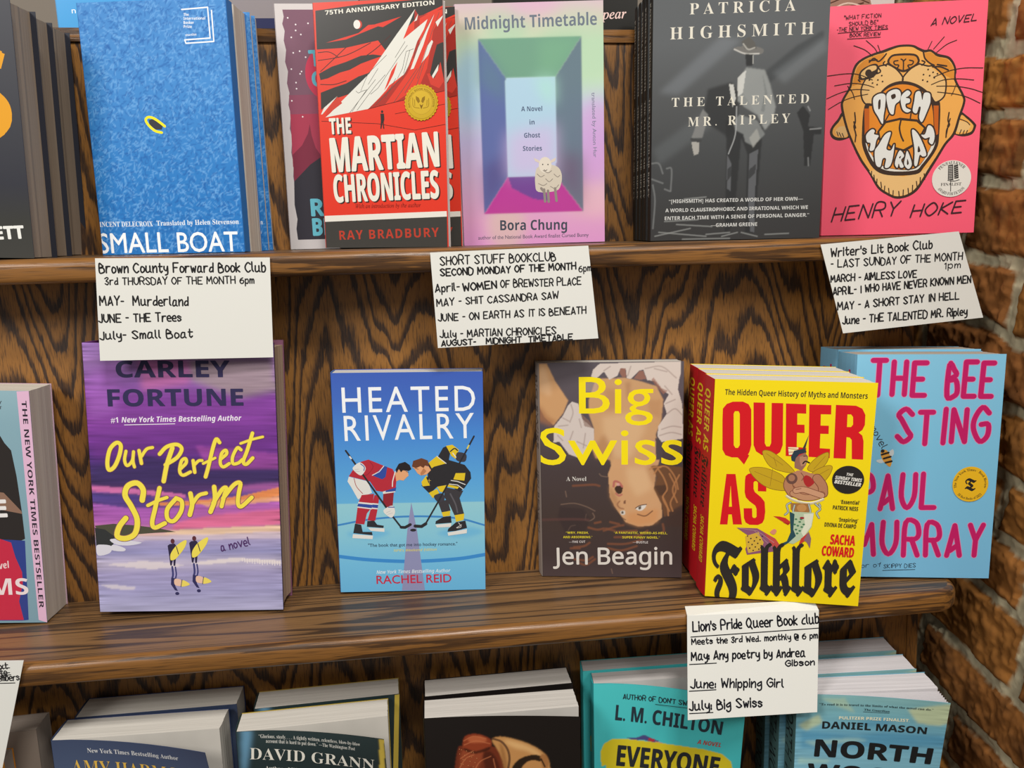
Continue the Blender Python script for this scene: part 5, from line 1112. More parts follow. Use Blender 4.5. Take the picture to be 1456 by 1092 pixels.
["S","b8bcb4",1,0.97,[81.0,88.9,82.7,82.7,81.8,77.0]],
["S","5c6a68",1,1.73,[86.1,89.8,90.5,85.4,87.7,81.9,90.0,77.4]],
["S","b8bcb4",1,0.97,[86.1,89.8,90.5,85.4,87.7,81.9,90.0,77.4]],
["S","5c6a68",1,1.73,[89.2,89.9,90.3,87.7]],
["S","b8bcb4",1,0.97,[89.2,89.9,90.3,87.7]],
["P","b4c4a4",0,[68.0,81.9,85.6,81.8,84.6,69.1,79.1,59.3,70.9,53.0,65.6,53.8,68.1,63.5]],
["P","dcdcc4",0,[77.5,80.2,85.4,81.2,84.3,70.2,78.8,60.1,76.5,64.0,79.1,71.1]],
["P","2a4c54",0,[66.1,81.8,70.2,79.8,70.1,66.0,72.5,60.3,66.7,53.6,59.8,48.5,58.4,51.3,65.5,55.2,68.1,63.5]],
["E","4a7a58",1.1,0.8,71.6,75.3],
["E","4a7a58",1.1,0.8,74.8,73.1],
["E","4a7a58",1.1,0.8,73.5,69.6],
["E","4a7a58",1.1,0.8,76.7,68.6],
["E","4a7a58",1.1,0.8,72.2,66.1],
["E","4a7a58",1.1,0.8,75.3,65.1],
["E","4a7a58",1.1,0.8,78.1,71.0],
["E","4a7a58",1.1,0.8,73.4,62.7],
["E","4a7a58",1.1,0.8,70.8,70.6],
["E","4a7a58",1.1,0.8,75.7,75.5],
["E","9a2c34",1.9,1.0,76.4,76.7],
["P","c43028",0,[53.2,77.0,58.1,77.0,63.2,75.9,66.7,73.3,67.1,71.5,61.4,71.8,65.7,69.7,55.9,75.5]],
["P","8c5470",0,[23.7,65.0,40.7,65.4,56.0,57.0,61.2,49.1,55.6,45.3,33.5,40.9,31.9,46.1,35.8,56.9]],
["P","d4ac3c",0,[31.3,57.8,41.9,62.0,46.7,52.9,45.0,45.8,34.5,42.5,32.5,49.7]],
["E","3a2c24",0.6,0.6,33.1,57.9],
["E","3a2c24",0.6,0.6,39.0,54.0],
["E","3a2c24",0.6,0.6,44.8,50.0],
["E","3a2c24",0.6,0.6,38.5,45.2],
["E","3a2c24",0.6,0.6,43.6,55.3],
["E","3a2c24",0.6,0.6,37.3,50.6],
["E","3a2c24",0.6,0.6,43.1,46.6],
["E","3a2c24",0.6,0.6,36.0,55.9],
["E","3a2c24",0.6,0.6,41.9,51.9],
["E","3a2c24",0.6,0.6,35.5,47.2],
["E","3a2c24",0.6,0.6,40.6,57.2],
["E","3a2c24",0.6,0.6,34.3,52.5],
["E","3a2c24",0.6,0.6,40.1,48.5],
["E","3a2c24",0.6,0.6,45.2,58.5],
["E","3a2c24",0.6,0.6,38.9,53.8],
["E","3a2c24",0.6,0.6,44.7,49.9],
["E","3a2c24",0.6,0.6,38.4,45.1],
["E","3a2c24",0.6,0.6,43.5,55.2],
["E","3a2c24",0.6,0.6,37.2,50.4],
["E","3a2c24",0.6,0.6,43.0,46.5],
["E","3a2c24",0.6,0.6,35.9,55.8],
["E","3a2c24",0.6,0.6,41.8,51.8],
["E","3a2c24",0.6,0.6,35.4,47.0],
["E","3a2c24",0.6,0.6,40.5,57.1],
["E","3a2c24",0.6,0.6,34.2,52.4],
["E","3a2c24",0.6,0.6,40.0,48.4],
["P","c04a44",0,[46.2,62.2,56.5,56.4,61.5,49.1,56.6,45.8,52.0,53.2]],
["S","b08a90",0,0.43,[25.9,64.7,40.8,63.1,55.1,53.4]],
["S","b08a90",0,0.43,[38.7,62.9,54.3,48.7]],
["P","c23a30",0,[82.5,64.4,76.8,58.3,75.3,52.6,81.1,57.1]],
["P","8a6470",0,[82.6,65.0,84.9,58.7,84.5,50.0,81.7,55.1,79.0,57.0]],
["P","d88a70",1,[51.4,62.5,54.4,65.6,56.6,64.0,54.7,60.6]],
["T","2b2622","Folklore","F",0.014,47.15,6.7,4.0,123.1,9.3],
["E","262220",12.5,12.1,110.4,111.9],
["T","e8e4dc","THE","SBI",0,2.37,108.8,115.5,114.1,115.1],
["T","e8e4dc","SUNDAY TIMES","SBI",0.01,2.8,100.1,112.3,121.1,110.5],
["T","e8e4dc","BESTSELLER","SBI",0.015,3.02,99.8,108.6,120.6,106.5],
["T","2b2622","‘Essential’","SB",0,3.28,105.9,91.1,121.1,90.8],
["T","2b2622","PATRICK NESS","SB",0,3.51,100.3,85.7,120.2,85.3],
["T","2b2622","‘Inspiring’","SB",0,3.31,105.6,75.4,121.0,75.2],
["T","2b2622","DIVINA DE CAMPO","SB",0,3.55,94.8,70.3,119.8,69.8],
["T","d4121c","SACHA","SB",0.014,8.49,100.5,55.0,120.0,54.8],
["T","d4121c","COWARD","SB",0.014,8.55,94.4,44.4,119.8,44.0]],
"bee":[
["G",[[206.2,"86c6e4"],[118.3,"7cc0e0"],[-2.6,"78b8dc"]]],
["H","d88cb4","THE",5.59,29.4,13.6,167.8,59.8,167.8,2.5,0],
["H","d88cb4","BEE",5.59,29.25,78.6,167.8,117.0,167.8,2.5,0],
["H","d88cb4","STING",5.59,28.91,38.2,125.1,116.4,125.4,2.5,0],
["H","d88cb4","PAUL",5.59,30.64,9.6,63.9,74.2,64.9,2.5,0],
["H","d88cb4","MURRAY",5.59,29.24,9.6,20.2,118.8,22.3,2.5,0],
["H","c21a64","THE",4.47,29.4,13.6,167.8,59.8,167.8,2.5,0],
["H","c21a64","BEE",4.47,29.25,78.6,167.8,117.0,167.8,2.5,0],
["H","c21a64","STING",4.47,28.91,38.2,125.1,116.4,125.4,2.5,0],
["H","c21a64","PAUL",4.47,30.64,9.6,63.9,74.2,64.9,2.5,0],
["H","c21a64","MURRAY",4.47,29.24,9.6,20.2,118.8,22.3,2.5,0],
["H","3a3c40","a novel",0.76,6.02,10.3,145.2,25.4,119.5],
["P","c9d2d4",1,[30.5,114.5,35.0,119.1,36.2,114.6,32.9,111.1]],
["P","c9d2d4",1,[26.4,109.9,21.2,108.5,24.9,106.2,28.7,107.6]],
["P","d89a3c",1,[24.7,116.3,28.1,118.6,31.3,116.4,34.8,108.8,33.8,103.1,30.2,105.3,26.4,109.9]],
["S","2a2420",0,1.79,[25.7,114.0,31.7,115.9]],
["S","2a2420",0,1.79,[27.7,110.4,33.7,112.3]],
["S","2a2420",0,1.79,[29.6,106.7,34.8,108.1]],
["E","2a2420",1.7,1.6,26.4,117.3],
["H","2c3a4a","Author of",0.51,4.07,-3.6,7.4,30.9,9.8],
["H","2c3a4a","SKIPPY DIES",0.51,3.58,33.5,8.4,61.6,9.7],
["S","2c3a4a",0,0.58,[32.7,6.2,61.1,7.5]]],
"amy":[
["G",[[235.0,"3a4560"],[200.2,"46536e"],[132.3,"4a5878"],[77.5,"35405c"]]],
["T","d8d8d8","New York Times Bestselling Author","B",-0.004,3.93,28.9,218.9,107.5,217.8],
["T","d6ae4c","AMY HARMON","B",-0.01,12.93,13.8,199.0,116.7,195.7]],
"grann":[
["G",[[233.0,"2c3c3e"],[202.2,"223032"],[65.2,"1e2a2e"]]],
["B","6a9ab8",0.9,3.6,0,[4.5,231.8,13.3,228.6,8.9,208.0,2.8,182.1,1.4,182.3]],
["P","c8ae48",0,[118.9,228.5,123.2,228.7,118.3,142.7,113.9,142.8]],
["T","d4d4cc","“Glorious, steely. . . . A tightly written, relentless, blow-by-blow","B",-0.006,3.34,18.4,222.6,102.7,219.0],
["T","d4d4cc","account that is hard to put down.” —The Washington Post","B",-0.006,3.35,24.0,218.2,98.0,214.0],
["T","e0dcd0","DAVID GRANN","B",-0.008,10.11,9.5,203.7,112.6,195.5],
["T","d4d4cc","Author of KILLERS","B",-0.006,3.01,21.5,193.9,63.3,189.6]],
"hair":[
["G",[[231.8,"1a1615"],[52.3,"120f0e"]]],
["B","6e2e1a",0.97,0.9,1,[27.7,201.1,33.1,203.1,55.4,202.1,62.7,197.1,66.7,185.1,67.7,165.8,65.4,136.9,23.5,140.3,23.9,178.0]],
["B","9a4a2c",0.7,1.8,1,[30.8,198.6,40.5,201.6,48.9,197.7,44.1,181.5,35.1,167.8,29.0,177.7]],
["B","3a160e",0.7,1.3,1,[48.8,195.3,57.3,195.0,63.2,175.7,60.1,142.2,51.5,142.8,50.4,176.4]],
["B","5a2416",0.7,1.3,1,[33.3,177.4,39.8,181.7,41.2,157.9,34.3,144.1]],
["B","8a3a20",0.98,0.9,1,[31.7,205.5,34.0,211.9,41.3,213.9,49.3,212.2,55.6,208.0,55.8,202.6,50.0,198.6,38.2,198.2,32.3,200.8]],
["B","b8623c",0.8,1.3,1,[36.5,210.4,45.1,211.9,51.8,208.3,49.1,205.6,38.5,206.1]],
["B","2e120c",0.8,0.9,1,[33.0,201.3,42.5,198.0,54.3,201.7,53.2,198.4,42.4,195.6,33.5,198.4]],
["L","c07048",0.6,0.4,0.67,[32.6,207.8,40.8,211.6,51.4,209.3]],
["L","c07048",0.6,0.4,0.67,[32.9,204.1,42.8,207.3,54.6,204.5]],
["L","c07048",0.6,0.4,0.67,[29.5,191.7,36.0,196.0,40.4,198.1]],
["L","c07048",0.6,0.4,0.67,[28.1,182.4,33.7,191.4,40.7,194.6]],
["L","c07048",0.6,0.4,0.67,[37.2,167.7,44.2,186.2,55.1,192.7]],
["L","c07048",0.6,0.4,0.67,[54.2,161.8,58.9,175.9,57.2,190.2]],
["B","c08a52",0.98,0.9,1,[56.6,207.9,63.1,210.8,72.6,209.1,85.3,204.5,96.9,197.6,102.5,190.6,105.3,178.8,106.6,134.1,68.7,136.7,67.7,165.8,65.6,185.1,61.7,197.2]],
["B","e2b478",0.8,2.7,1,[66.2,207.6,81.0,204.2,94.7,196.6,98.8,188.8,87.2,196.3,74.5,200.3]],
["B","8a5a30",0.7,1.8,1,[62.9,204.2,67.0,197.0,69.6,175.4,68.3,156.2,66.2,175.5]],
["B","15100e",0.97,0.7,1,[72.2,175.2,74.1,183.6,79.6,189.4,87.2,192.5,94.6,192.8,98.2,190.7,97.3,186.4,91.3,187.8,84.9,185.6,80.4,178.5,78.0,165.3,75.6,136.2,70.4,136.6]],
["L","5a3c28",0.9,0.4,1.79,[57.3,209.1,64.5,206.0,69.4,198.8,70.9,189.7,69.3,179.0]],
["B","a06a3c",0.9,0.9,1,[97.4,192.7,102.5,192.1,104.1,183.7,101.4,177.7,98.5,181.5]],
["L","15100e",0.9,0.4,1.12,[97.8,188.8,100.8,181.4]],
["E","c88a58",0.3,0.4,28.7,200.6],
["E","c88a58",0.3,0.4,37.2,193.3],
["E","c88a58",0.3,0.4,29.7,187.0],
["E","c88a58",0.3,0.4,38.8,197.2],
["E","c88a58",0.3,0.4,31.4,190.9],
["E","c88a58",0.3,0.4,39.9,183.6],
["E","c88a58",0.3,0.4,33.0,194.7],
["E","c88a58",0.3,0.4,41.5,187.5],
["E","c88a58",0.3,0.4,34.6,198.6],
["E","c88a58",0.3,0.4,43.1,191.4],
["E","c88a58",0.3,0.4,35.7,185.0],
["E","c88a58",0.3,0.4,28.8,196.1],
["E","c88a58",0.3,0.4,37.3,188.9],
["E","c88a58",0.3,0.4,30.4,200.0],
["E","c88a58",0.3,0.4,38.9,192.8],
["E","c88a58",0.3,0.4,31.4,186.4],
["E","c88a58",0.3,0.4,40.5,196.7],
["E","c88a58",0.3,0.4,33.1,190.3]],
"chil":[
["G",[[234.8,"4cc4c4"],[140.3,"44bcc0"],[5.4,"3ab4ba"]]],
["H","23363c","AUTHOR OF DON'T SWIPE RIGHT",0.81,4.71,27.6,215.4,110.9,213.5],
["S","23363c",0,0.58,[56.6,211.9,111.0,211.8]],
["T","26343e","L. M. CHILTON","SB",0.008,14.73,19.9,194.6,113.7,186.4],
["T","b83c34","A NOVEL","SBI",0,4.77,93.5,174.0,114.1,172.4],
["P","4a4a80",0,[29.7,177.1,38.2,176.7,46.3,180.2,53.1,177.1,59.9,174.3,56.5,171.5,46.2,175.1,37.0,174.2]],
["P","c89078",0,[56.5,174.1,62.6,172.8,63.3,170.8,57.6,171.1]],
["P","b03040",0,[50.8,177.5,56.5,175.7,54.2,173.0,49.7,174.4]],
["P","d6c224",0,[6.1,164.2,9.5,171.5,17.3,175.7,30.1,175.6,100.2,168.3,115.7,164.6,123.7,156.6,126.6,142.2,127.6,95.5,13.0,100.7,11.1,149.5,6.4,149.2]],
["T","26292c","EVERYONE","SB",0.012,20.11,20.5,149.4,112.2,140.3]],
"north":[
["G",[[232.3,"86b4b4"],[211.9,"74aab4"],[191.1,"6aa4bc"],[166.6,"7cb2c4"],[21.0,"5a94a4"]]],
["B","c0c89c",0.85,1.7,0,[93.1,218.8,107.8,223.1,125.0,228.0,127.2,208.2,118.6,204.4,102.1,205.8]],
["B","b8c49a",0.8,2.0,0,[1.9,200.1,19.6,210.2,23.5,202.3,9.4,194.6]],
["B","a8c0a4",0.7,1.7,0,[20.0,225.8,41.0,226.2,51.0,212.1,35.7,218.2]],
["B","4a8cae",0.7,2.7,0,[4.6,194.8,52.4,189.4,75.1,194.3,127.5,193.8,127.9,182.2,5.3,177.7]],
["B","a4c8bc",0.7,2.2,0,[7.4,184.2,52.5,188.1,64.2,185.7,17.3,180.0]],
["B","4a8cae",0.6,2.7,0,[51.6,202.8,74.0,209.2,85.6,204.5,63.4,197.9]],
["B","a4c8bc",0.7,2.2,0,[3.2,168.5,32.3,166.5,27.7,162.5,3.4,163.2]],
["X","streak",0.05],
["T","23343a","“To read it is to travel to the limits of what the novel can do.”","B",0,2.01,19.8,219.0,112.9,219.7],
["T","23343a","The Guardian","B",0,1.87,57.7,215.3,78.7,214.8],
["S","23343a",0,0.37,[57.2,214.0,78.7,214.0]],
["T","e4e2c4","PULITZER PRIZE FINALIST.","SB",0.01,2.82,37.1,206.0,95.6,206.5],
["T","1c2224","DANIEL MASON","SB",0.012,6.75,23.1,196.9,110.0,195.4],
["T","17191a","NORTH","SB",0.02,15.95,17.5,170.2,116.6,164.6],
["T","17191a","WOODS","SB",0.02,16.08,11.4,146.8,120.6,138.8]],
"c1":[
["H","262525","Brown County Forward Book Club",1.26,7.31,5.6,69.8,132.9,69.8],
["H","262525","3rd THURSDAY OF THE MONTH 6pm",0.99,5.51,9.0,60.4,123.3,60.5],
["H","262525","MAY-  Murderland",1.17,7.06,3.7,44.3,71.1,43.2],
["H","262525","JUNE - THE Trees",1.17,6.48,1.7,30.6,64.7,30.9],
["H","262525","July- Small Boat",1.17,6.53,1.4,17.1,72.8,17.5]],
"c2":[
["H","262525","SHORT STUFF BOOKCLUB",1.15,6.89,6.1,68.4,102.6,68.1],
["H","262525","SECOND MONDAY OF THE MONTH",1.28,5.59,5.8,59.6,119.6,59.8],
["H","262525","6pm",0.95,5.42,122.1,57.8,132.6,57.9],
["H","262525","April-",1.15,6.46,0.8,46.4,20.8,46.9],
["H","262525","WOMEN",1.35,5.82,23.9,46.1,52.0,47.6],
["H","262525","OF BREWSTER PLACE",1.08,6.09,55.4,47.7,123.6,46.8],
["H","262525","MAY - SHiT CASSANDRA SAW",1.08,5.64,1.3,34.9,103.9,36.2],
["H","262525","JUNE - ON EARTH AS IT iS BENEATH",1.08,5.91,1.6,22.3,127.1,22.4],
["H","262525","July - MARTiAN CHRONiCLES",1.08,5.94,2.2,8.6,100.5,6.3],
["H","262525","AUGUST-   MiDNiGHT  TiMETABLE",1.15,4.59,3.2,1.4,114.7,0.6]],
"c3":[
["H","262525","Writer's Lit Book Club",1.36,7.2,-9.3,68.1,84.9,66.9],
["H","262525","- LAST SUNDAY OF THE MONTH",1.2,6.46,-9.6,58.6,113.6,54.3],
["H","262525","1pm",0.96,5.49,96.4,47.9,111.5,47.3],
["H","262525","MARCH - AiMLESS LOVE",1.28,5.96,-10.0,46.2,69.8,43.1],
["H","262525","APRIL- I WHO HAVE NEVER KNOWN MEN",1.28,6.29,-8.3,34.6,121.4,33.5],
["H","262525","MAY - A SHORT STAY IN HELL",1.28,6.32,-4.5,21.2,110.0,19.8],
["H","262525","June - THE TALENTED MR. Ripley",1.28,6.62,-0.4,8.3,117.8,4.7]],
"c4":[
["H","16161c","Lion's Pride Queer Book club",1.38,7.84,7.5,71.7,118.7,73.9],
["S","16161c",0,0.84,[5.4,67.1,118.2,69.8]],
["H","16161c","Meets the 3rd Wed. monthly @ 6 pm",1.08,4.73,6.0,60.9,116.8,61.5],
["H","16161c","May: Any poetry by Andrea",1.28,6.55,5.2,48.3,104.6,46.8],
["H","16161c","Gibson",1.18,4.93,87.1,39.7,112.6,39.4],
["S","16161c",0,0.84,[3.3,44.8,26.6,44.9]],
["H","16161c","June: Whipping Girl",1.28,6.9,3.4,25.8,84.0,22.7],
["S","16161c",0,0.84,[2.2,23.2,25.2,23.3]],
["H","16161c","July: Big Swiss",1.33,7.26,1.6,7.6,64.6,7.8],
["S","16161c",0,0.84,[1.7,5.2,21.8,5.1]]],
"c5":[
["H","262525","to",0.91,5.18,61.1,77.5,65.9,77.8],
["H","262525","Septembers",0.91,5.2,48.3,72.6,74.4,73.4],
["S","262525",0,0.74,[50.4,79.0,67.8,79.8]],
["S","262525",0,0.74,[50.2,75.8,68.5,78.1]],
["S","262525",0,0.74,[49.9,71.0,71.1,71.2]],
["H","262525","next",0.91,4.76,55.8,82.4,66.9,83.2],
["S","262525",0,0.74,[54.1,82.9,68.0,83.8]]],
"mars:gold_seal":[
["P","c8a21c",0,[105.3,121.85,106.13,120.24,104.91,118.9,105.39,117.15,103.93,116.07,104.04,114.28,102.39,113.51,102.13,111.75,100.37,111.33,99.75,109.67,97.95,109.63,96.98,108.13,95.23,108.47,93.97,107.22,92.34,107.91,90.83,106.96,89.39,107.98,87.72,107.37,86.54,108.68,84.76,108.43,83.89,109.97,82.09,110.1,81.57,111.79,79.83,112.3,79.68,114.08,78.07,114.93,78.3,116.72,76.9,117.88,77.5,119.6,76.36,121.01,77.3,122.58,76.48,124.2,77.72,125.55,77.25,127.29,78.72,128.37,78.63,130.15,80.28,130.91,80.56,132.66,82.32,133.07,82.96,134.71,84.75,134.74,85.72,136.21,87.46,135.88,88.72,137.1,90.33,136.41,91.83,137.34,93.25,136.33,94.91,136.93,96.08,135.63,97.83,135.87,98.7,134.35,100.48,134.22,101.01,132.55,102.73,132.04,102.89,130.29,104.48,129.44,104.27,127.68,105.66,126.53,105.08,124.82,106.22,123.41]],
["E","a8841a",13.25,13.42,91.33,122.22],
["E","caa628",12.82,13.01,91.33,122.22],
["E","b8922a",9.56,9.86,91.33,122.22],
["E","d0ac30",9.23,9.55,91.33,122.22],
["R","8a6a14","NATIONAL BOOK FOUNDATION","SB",10.09,200,-20,1.68,91.33,122.22],
["P","8f6d16",0,[86.7,127.64,89.32,126.07,90.29,123.05,88.63,121.59,86.81,124.64]],
["P","8f6d16",0,[94.7,127.42,92.2,125.99,91.25,123.02,92.7,121.48,94.5,124.43]],
["P","7d5c10",0,[89.69,121.06,91.14,116.51,93.11,120.97,91.36,119.82]],
["S","9a7818",1,0.53,[83.97,126.21,84.27,119.2,89.57,117.56]],
["S","9a7818",1,0.53,[97.84,125.34,97.33,119.06,92.78,117.47]],
["S","9a7818",1,0.53,[85.53,124.67,85.57,119.66]],
["S","9a7818",1,0.53,[96.41,124.08,96.06,119.69]]],
"throat:award_sticker":[
["E","dedad0",17.74,17.03,118.15,50.88],
["R","33302c","PEN/FAULKNER","B",13.43,143,40,2.83,118.15,50.88],
["R","33302c","AWARD FOR FICTION","B",15.83,218,322,2.83,118.41,51.16],
["T","33302c","FINALIST","B",0,2.74,108.69,44.24,127.36,44.29],
["P","4a4744",0,[114.35,63.32,118.79,64.04,119.93,49.1,114.84,49.82]],
["P","33302c",0,[119.54,63.16,123.29,63.62,124.58,51.12,120.69,50.52]],
["S","33302c",1,0.71,[117.54,49.17,117.98,39.08]],
["S","33302c",1,0.71,[114.87,49.25,119.97,48.38,125.23,49.53]],
["S","dedad0",0,0.42,[114.99,61.87,118.06,62.06]],
["S","dedad0",0,0.42,[115.08,60.29,118.15,60.48]],
["S","dedad0",0,0.42,[115.17,58.71,118.25,58.91]],
["S","dedad0",0,0.42,[115.26,57.13,118.34,57.33]],
["S","dedad0",0,0.42,[115.35,55.55,118.43,55.75]],
["S","dedad0",0,0.42,[115.45,53.97,118.52,54.17]],
["S","dedad0",0,0.42,[115.54,52.39,118.61,52.59]],
["S","dedad0",0,0.42,[115.63,50.81,118.7,51.01]],
["S","b8b4ac",0,0.42,[120.36,61.13,123.37,62.19]],
["S","b8b4ac",0,0.42,[120.46,59.27,123.48,60.32]],
["S","b8b4ac",0,0.42,[120.57,57.41,123.59,58.46]],
["S","b8b4ac",0,0.42,[120.68,55.54,123.7,56.6]],
["S","b8b4ac",0,0.42,[120.79,53.67,123.81,54.73]],
["S","b8b4ac",0,0.42,[120.9,51.8,123.92,52.86]]],
"bee:review_sticker":[
["E","e8b622",15.44,16.07,104.0,87.64],
["T","2a2622","T","F",0.02,11.07,99.66,81.62,109.19,81.92],
["R","2a2622","The New York Times · Book Review","B",12.06,196,-16,2.23,104.0,87.64],
["R","2a2622","10 Best Books of 2023","B",14.3,222,318,2.23,104.0,87.64]]}

# ------------------------------------------------------------------ bookcase
HS, T = 307.0, 19.6
TAN = 0.07435
YU, YL = 70.9, -45.0
def grid_board(x0, x1, y0, y1, z0, z1, r, rc):
    """Shelf board with bull-nosed front edge (radius r) and rounded front right corner (radius rc)."""
    prof = []
    for k in range(7):
        a = math.pi/2*k/6; prof.append((r*(1-math.sin(a)), z1-r*(1-math.cos(a)) if False else z1-r+r*math.cos(a)))
    return prof
def board(name, parent, x0, x1, y0, y1, z1, m_top, m_edge, rc=32.0, r=7.0, drop=8.5):
    z0 = z1-T
    pl = [(x0, y0)]
    for k in range(9):
        a = -math.pi/2+math.pi/2*k/8; pl.append((x1-rc+rc*math.cos(a), y0+rc+rc*math.sin(a)))
    pl += [(x1, y1), (x0, y1)]
    def inset(d):
        q = [(x0, y0+d)]
        for k in range(9):
            a = -math.pi/2+math.pi/2*k/8; q.append((x1-rc+(rc-d)*math.cos(a), y0+rc+(rc-d)*math.sin(a)))
        return q+[(x1-d, y1), (x0, y1)]
    rings = []
    for k in range(6):
        a = math.pi/2*k/5; rings.append((r*(1-math.sin(a)), z1-r+r*math.cos(a)))
    rings.append((0, z1-12))
    for k in range(5):
        a = math.pi/2*k/4; rings.append((5*(1-math.cos(a)), z0+5-5*math.sin(a)))
    bt = Bag(); top = inset(r); n = len(top)
    bt.add([(x, y, z1) for x, y in top], [tuple(range(n))], (1, 1, 1))
    me = bt.mesh(name); me.materials.append(m_top)
    o = link(name, me, parent)
    be = Bag()
    V = []
    for d, z in rings: V += [(x, y, z) for x, y in inset(d)]
    Fc = []
    for i in range(len(rings)-1):
        for j in range(n-1): Fc.append((i*n+j, (i+1)*n+j, (i+1)*n+j+1, i*n+j+1))
    b = (len(rings)-1)*n; Fc.append(tuple(range(b+n-1, b-1, -1)))
    be.add(V, Fc, (1, 1, 1)); me2 = be.mesh('nosing'); me2.materials.append(m_edge)
    for p in me2.polygons: p.use_smooth = len(p.vertices) == 4
    link('nosing', me2, o)
    return o
def empty(name, loc=(0, 0, 0)):
    o = bpy.data.objects.new(name, None); o.empty_display_size = .02; col.objects.link(o); o.location = loc; return o
def slab(name, parent, pts, m):
    """Closed prism from 8 corner points (bottom 4, top 4), mm."""
    b = Bag(); b.add(pts, [(0,3,2,1),(4,5,6,7),(0,1,5,4),(1,2,6,5),(2,3,7,6),(3,0,4,7)], (1, 1, 1)); me = b.mesh(name); me.materials.append(m); return link(name, me, parent)
case = tag(empty('bookcase'), 'stained oak stepped display bookcase standing against the brick wall', 'bookcase')
X0 = -720
board('shelf', case, X0, 521, -106.3, 14, 0.0, M_SHELF, M_NOSE)
board('shelf', case, X0, 541, -37.5, YU+14, HS, M_SHELF, M_NOSE)
board('shelf', case, X0, 521, -165, YL+14, -HS, M_SHELF, M_NOSE)
def panel(z0, z1, y0, x1):
    ya, yb = y0, y0+(z1-z0)*TAN
    return slab('back_panel', case, [(X0,ya,z0),(x1,ya,z0),(x1,ya+8,z0),(X0,ya+8,z0),(X0,yb,z1),(x1,yb,z1),(x1,yb+8,z1),(X0,yb+8,z1)], M_PANEL)
panel(0, HS-T, 0, 516); panel(HS, 493, YU, 536); panel(-HS, -T, YL, 516)
zt = 504.5; yr = YU+(493-HS)*TAN
slab('top_rail', case, [(X0,yr-2,493.1),(536,yr-2,493.1),(536,yr+9,493.1),(X0,yr+9,493.1),(X0,yr-2,zt),(536,yr-2,zt),(536,yr+9,zt),(X0,yr+9,zt)], M_NOSE)
for z0, z1, y0 in ((0.1, HS-T, 0), (HS+.1, 493, YU), (-HS+.1, -T, YL)):
    ya, yb = y0-1.5, y0-1.5+(z1-z0)*TAN; xr = 536 if z0 > HS else 527
    slab('side_stile', case, [(xr-11,ya,z0),(xr,ya,z0),(xr,ya+9,z0),(xr-11,ya+9,z0),(xr-11,yb,z1),(xr,yb,z1),(xr,yb+9,z1),(xr-11,yb+9,z1)], M_PANEL)
yd = yr+9.2
slab('top_deck', case, [(X0,yd,490),(536,yd,490),(536,yd+130,490),(X0,yd+130,490),(X0,yd,zt-.6),(536,yd,zt-.6),(536,yd+130,zt-.6),(X0,yd+130,zt-.6)], M_SHELF)
slab('base', case, [(X0,-140,-1200),(515,-140,-1200),(515,YL+10,-1200),(X0,YL+10,-1200),(X0,-140,-HS-T),(515,-140,-HS-T),(515,YL+10,-HS-T),(X0,YL+10,-HS-T)], M_PANEL)
slab('back_board', case, [(X0,yd+118,-1200),(515,yd+118,-1200),(515,yd+130,-1200),(X0,yd+130,-1200),(X0,yd+118,489.9),(515,yd+118,489.9),(515,yd+130,489.9),(X0,yd+130,489.9)], M_PANEL)

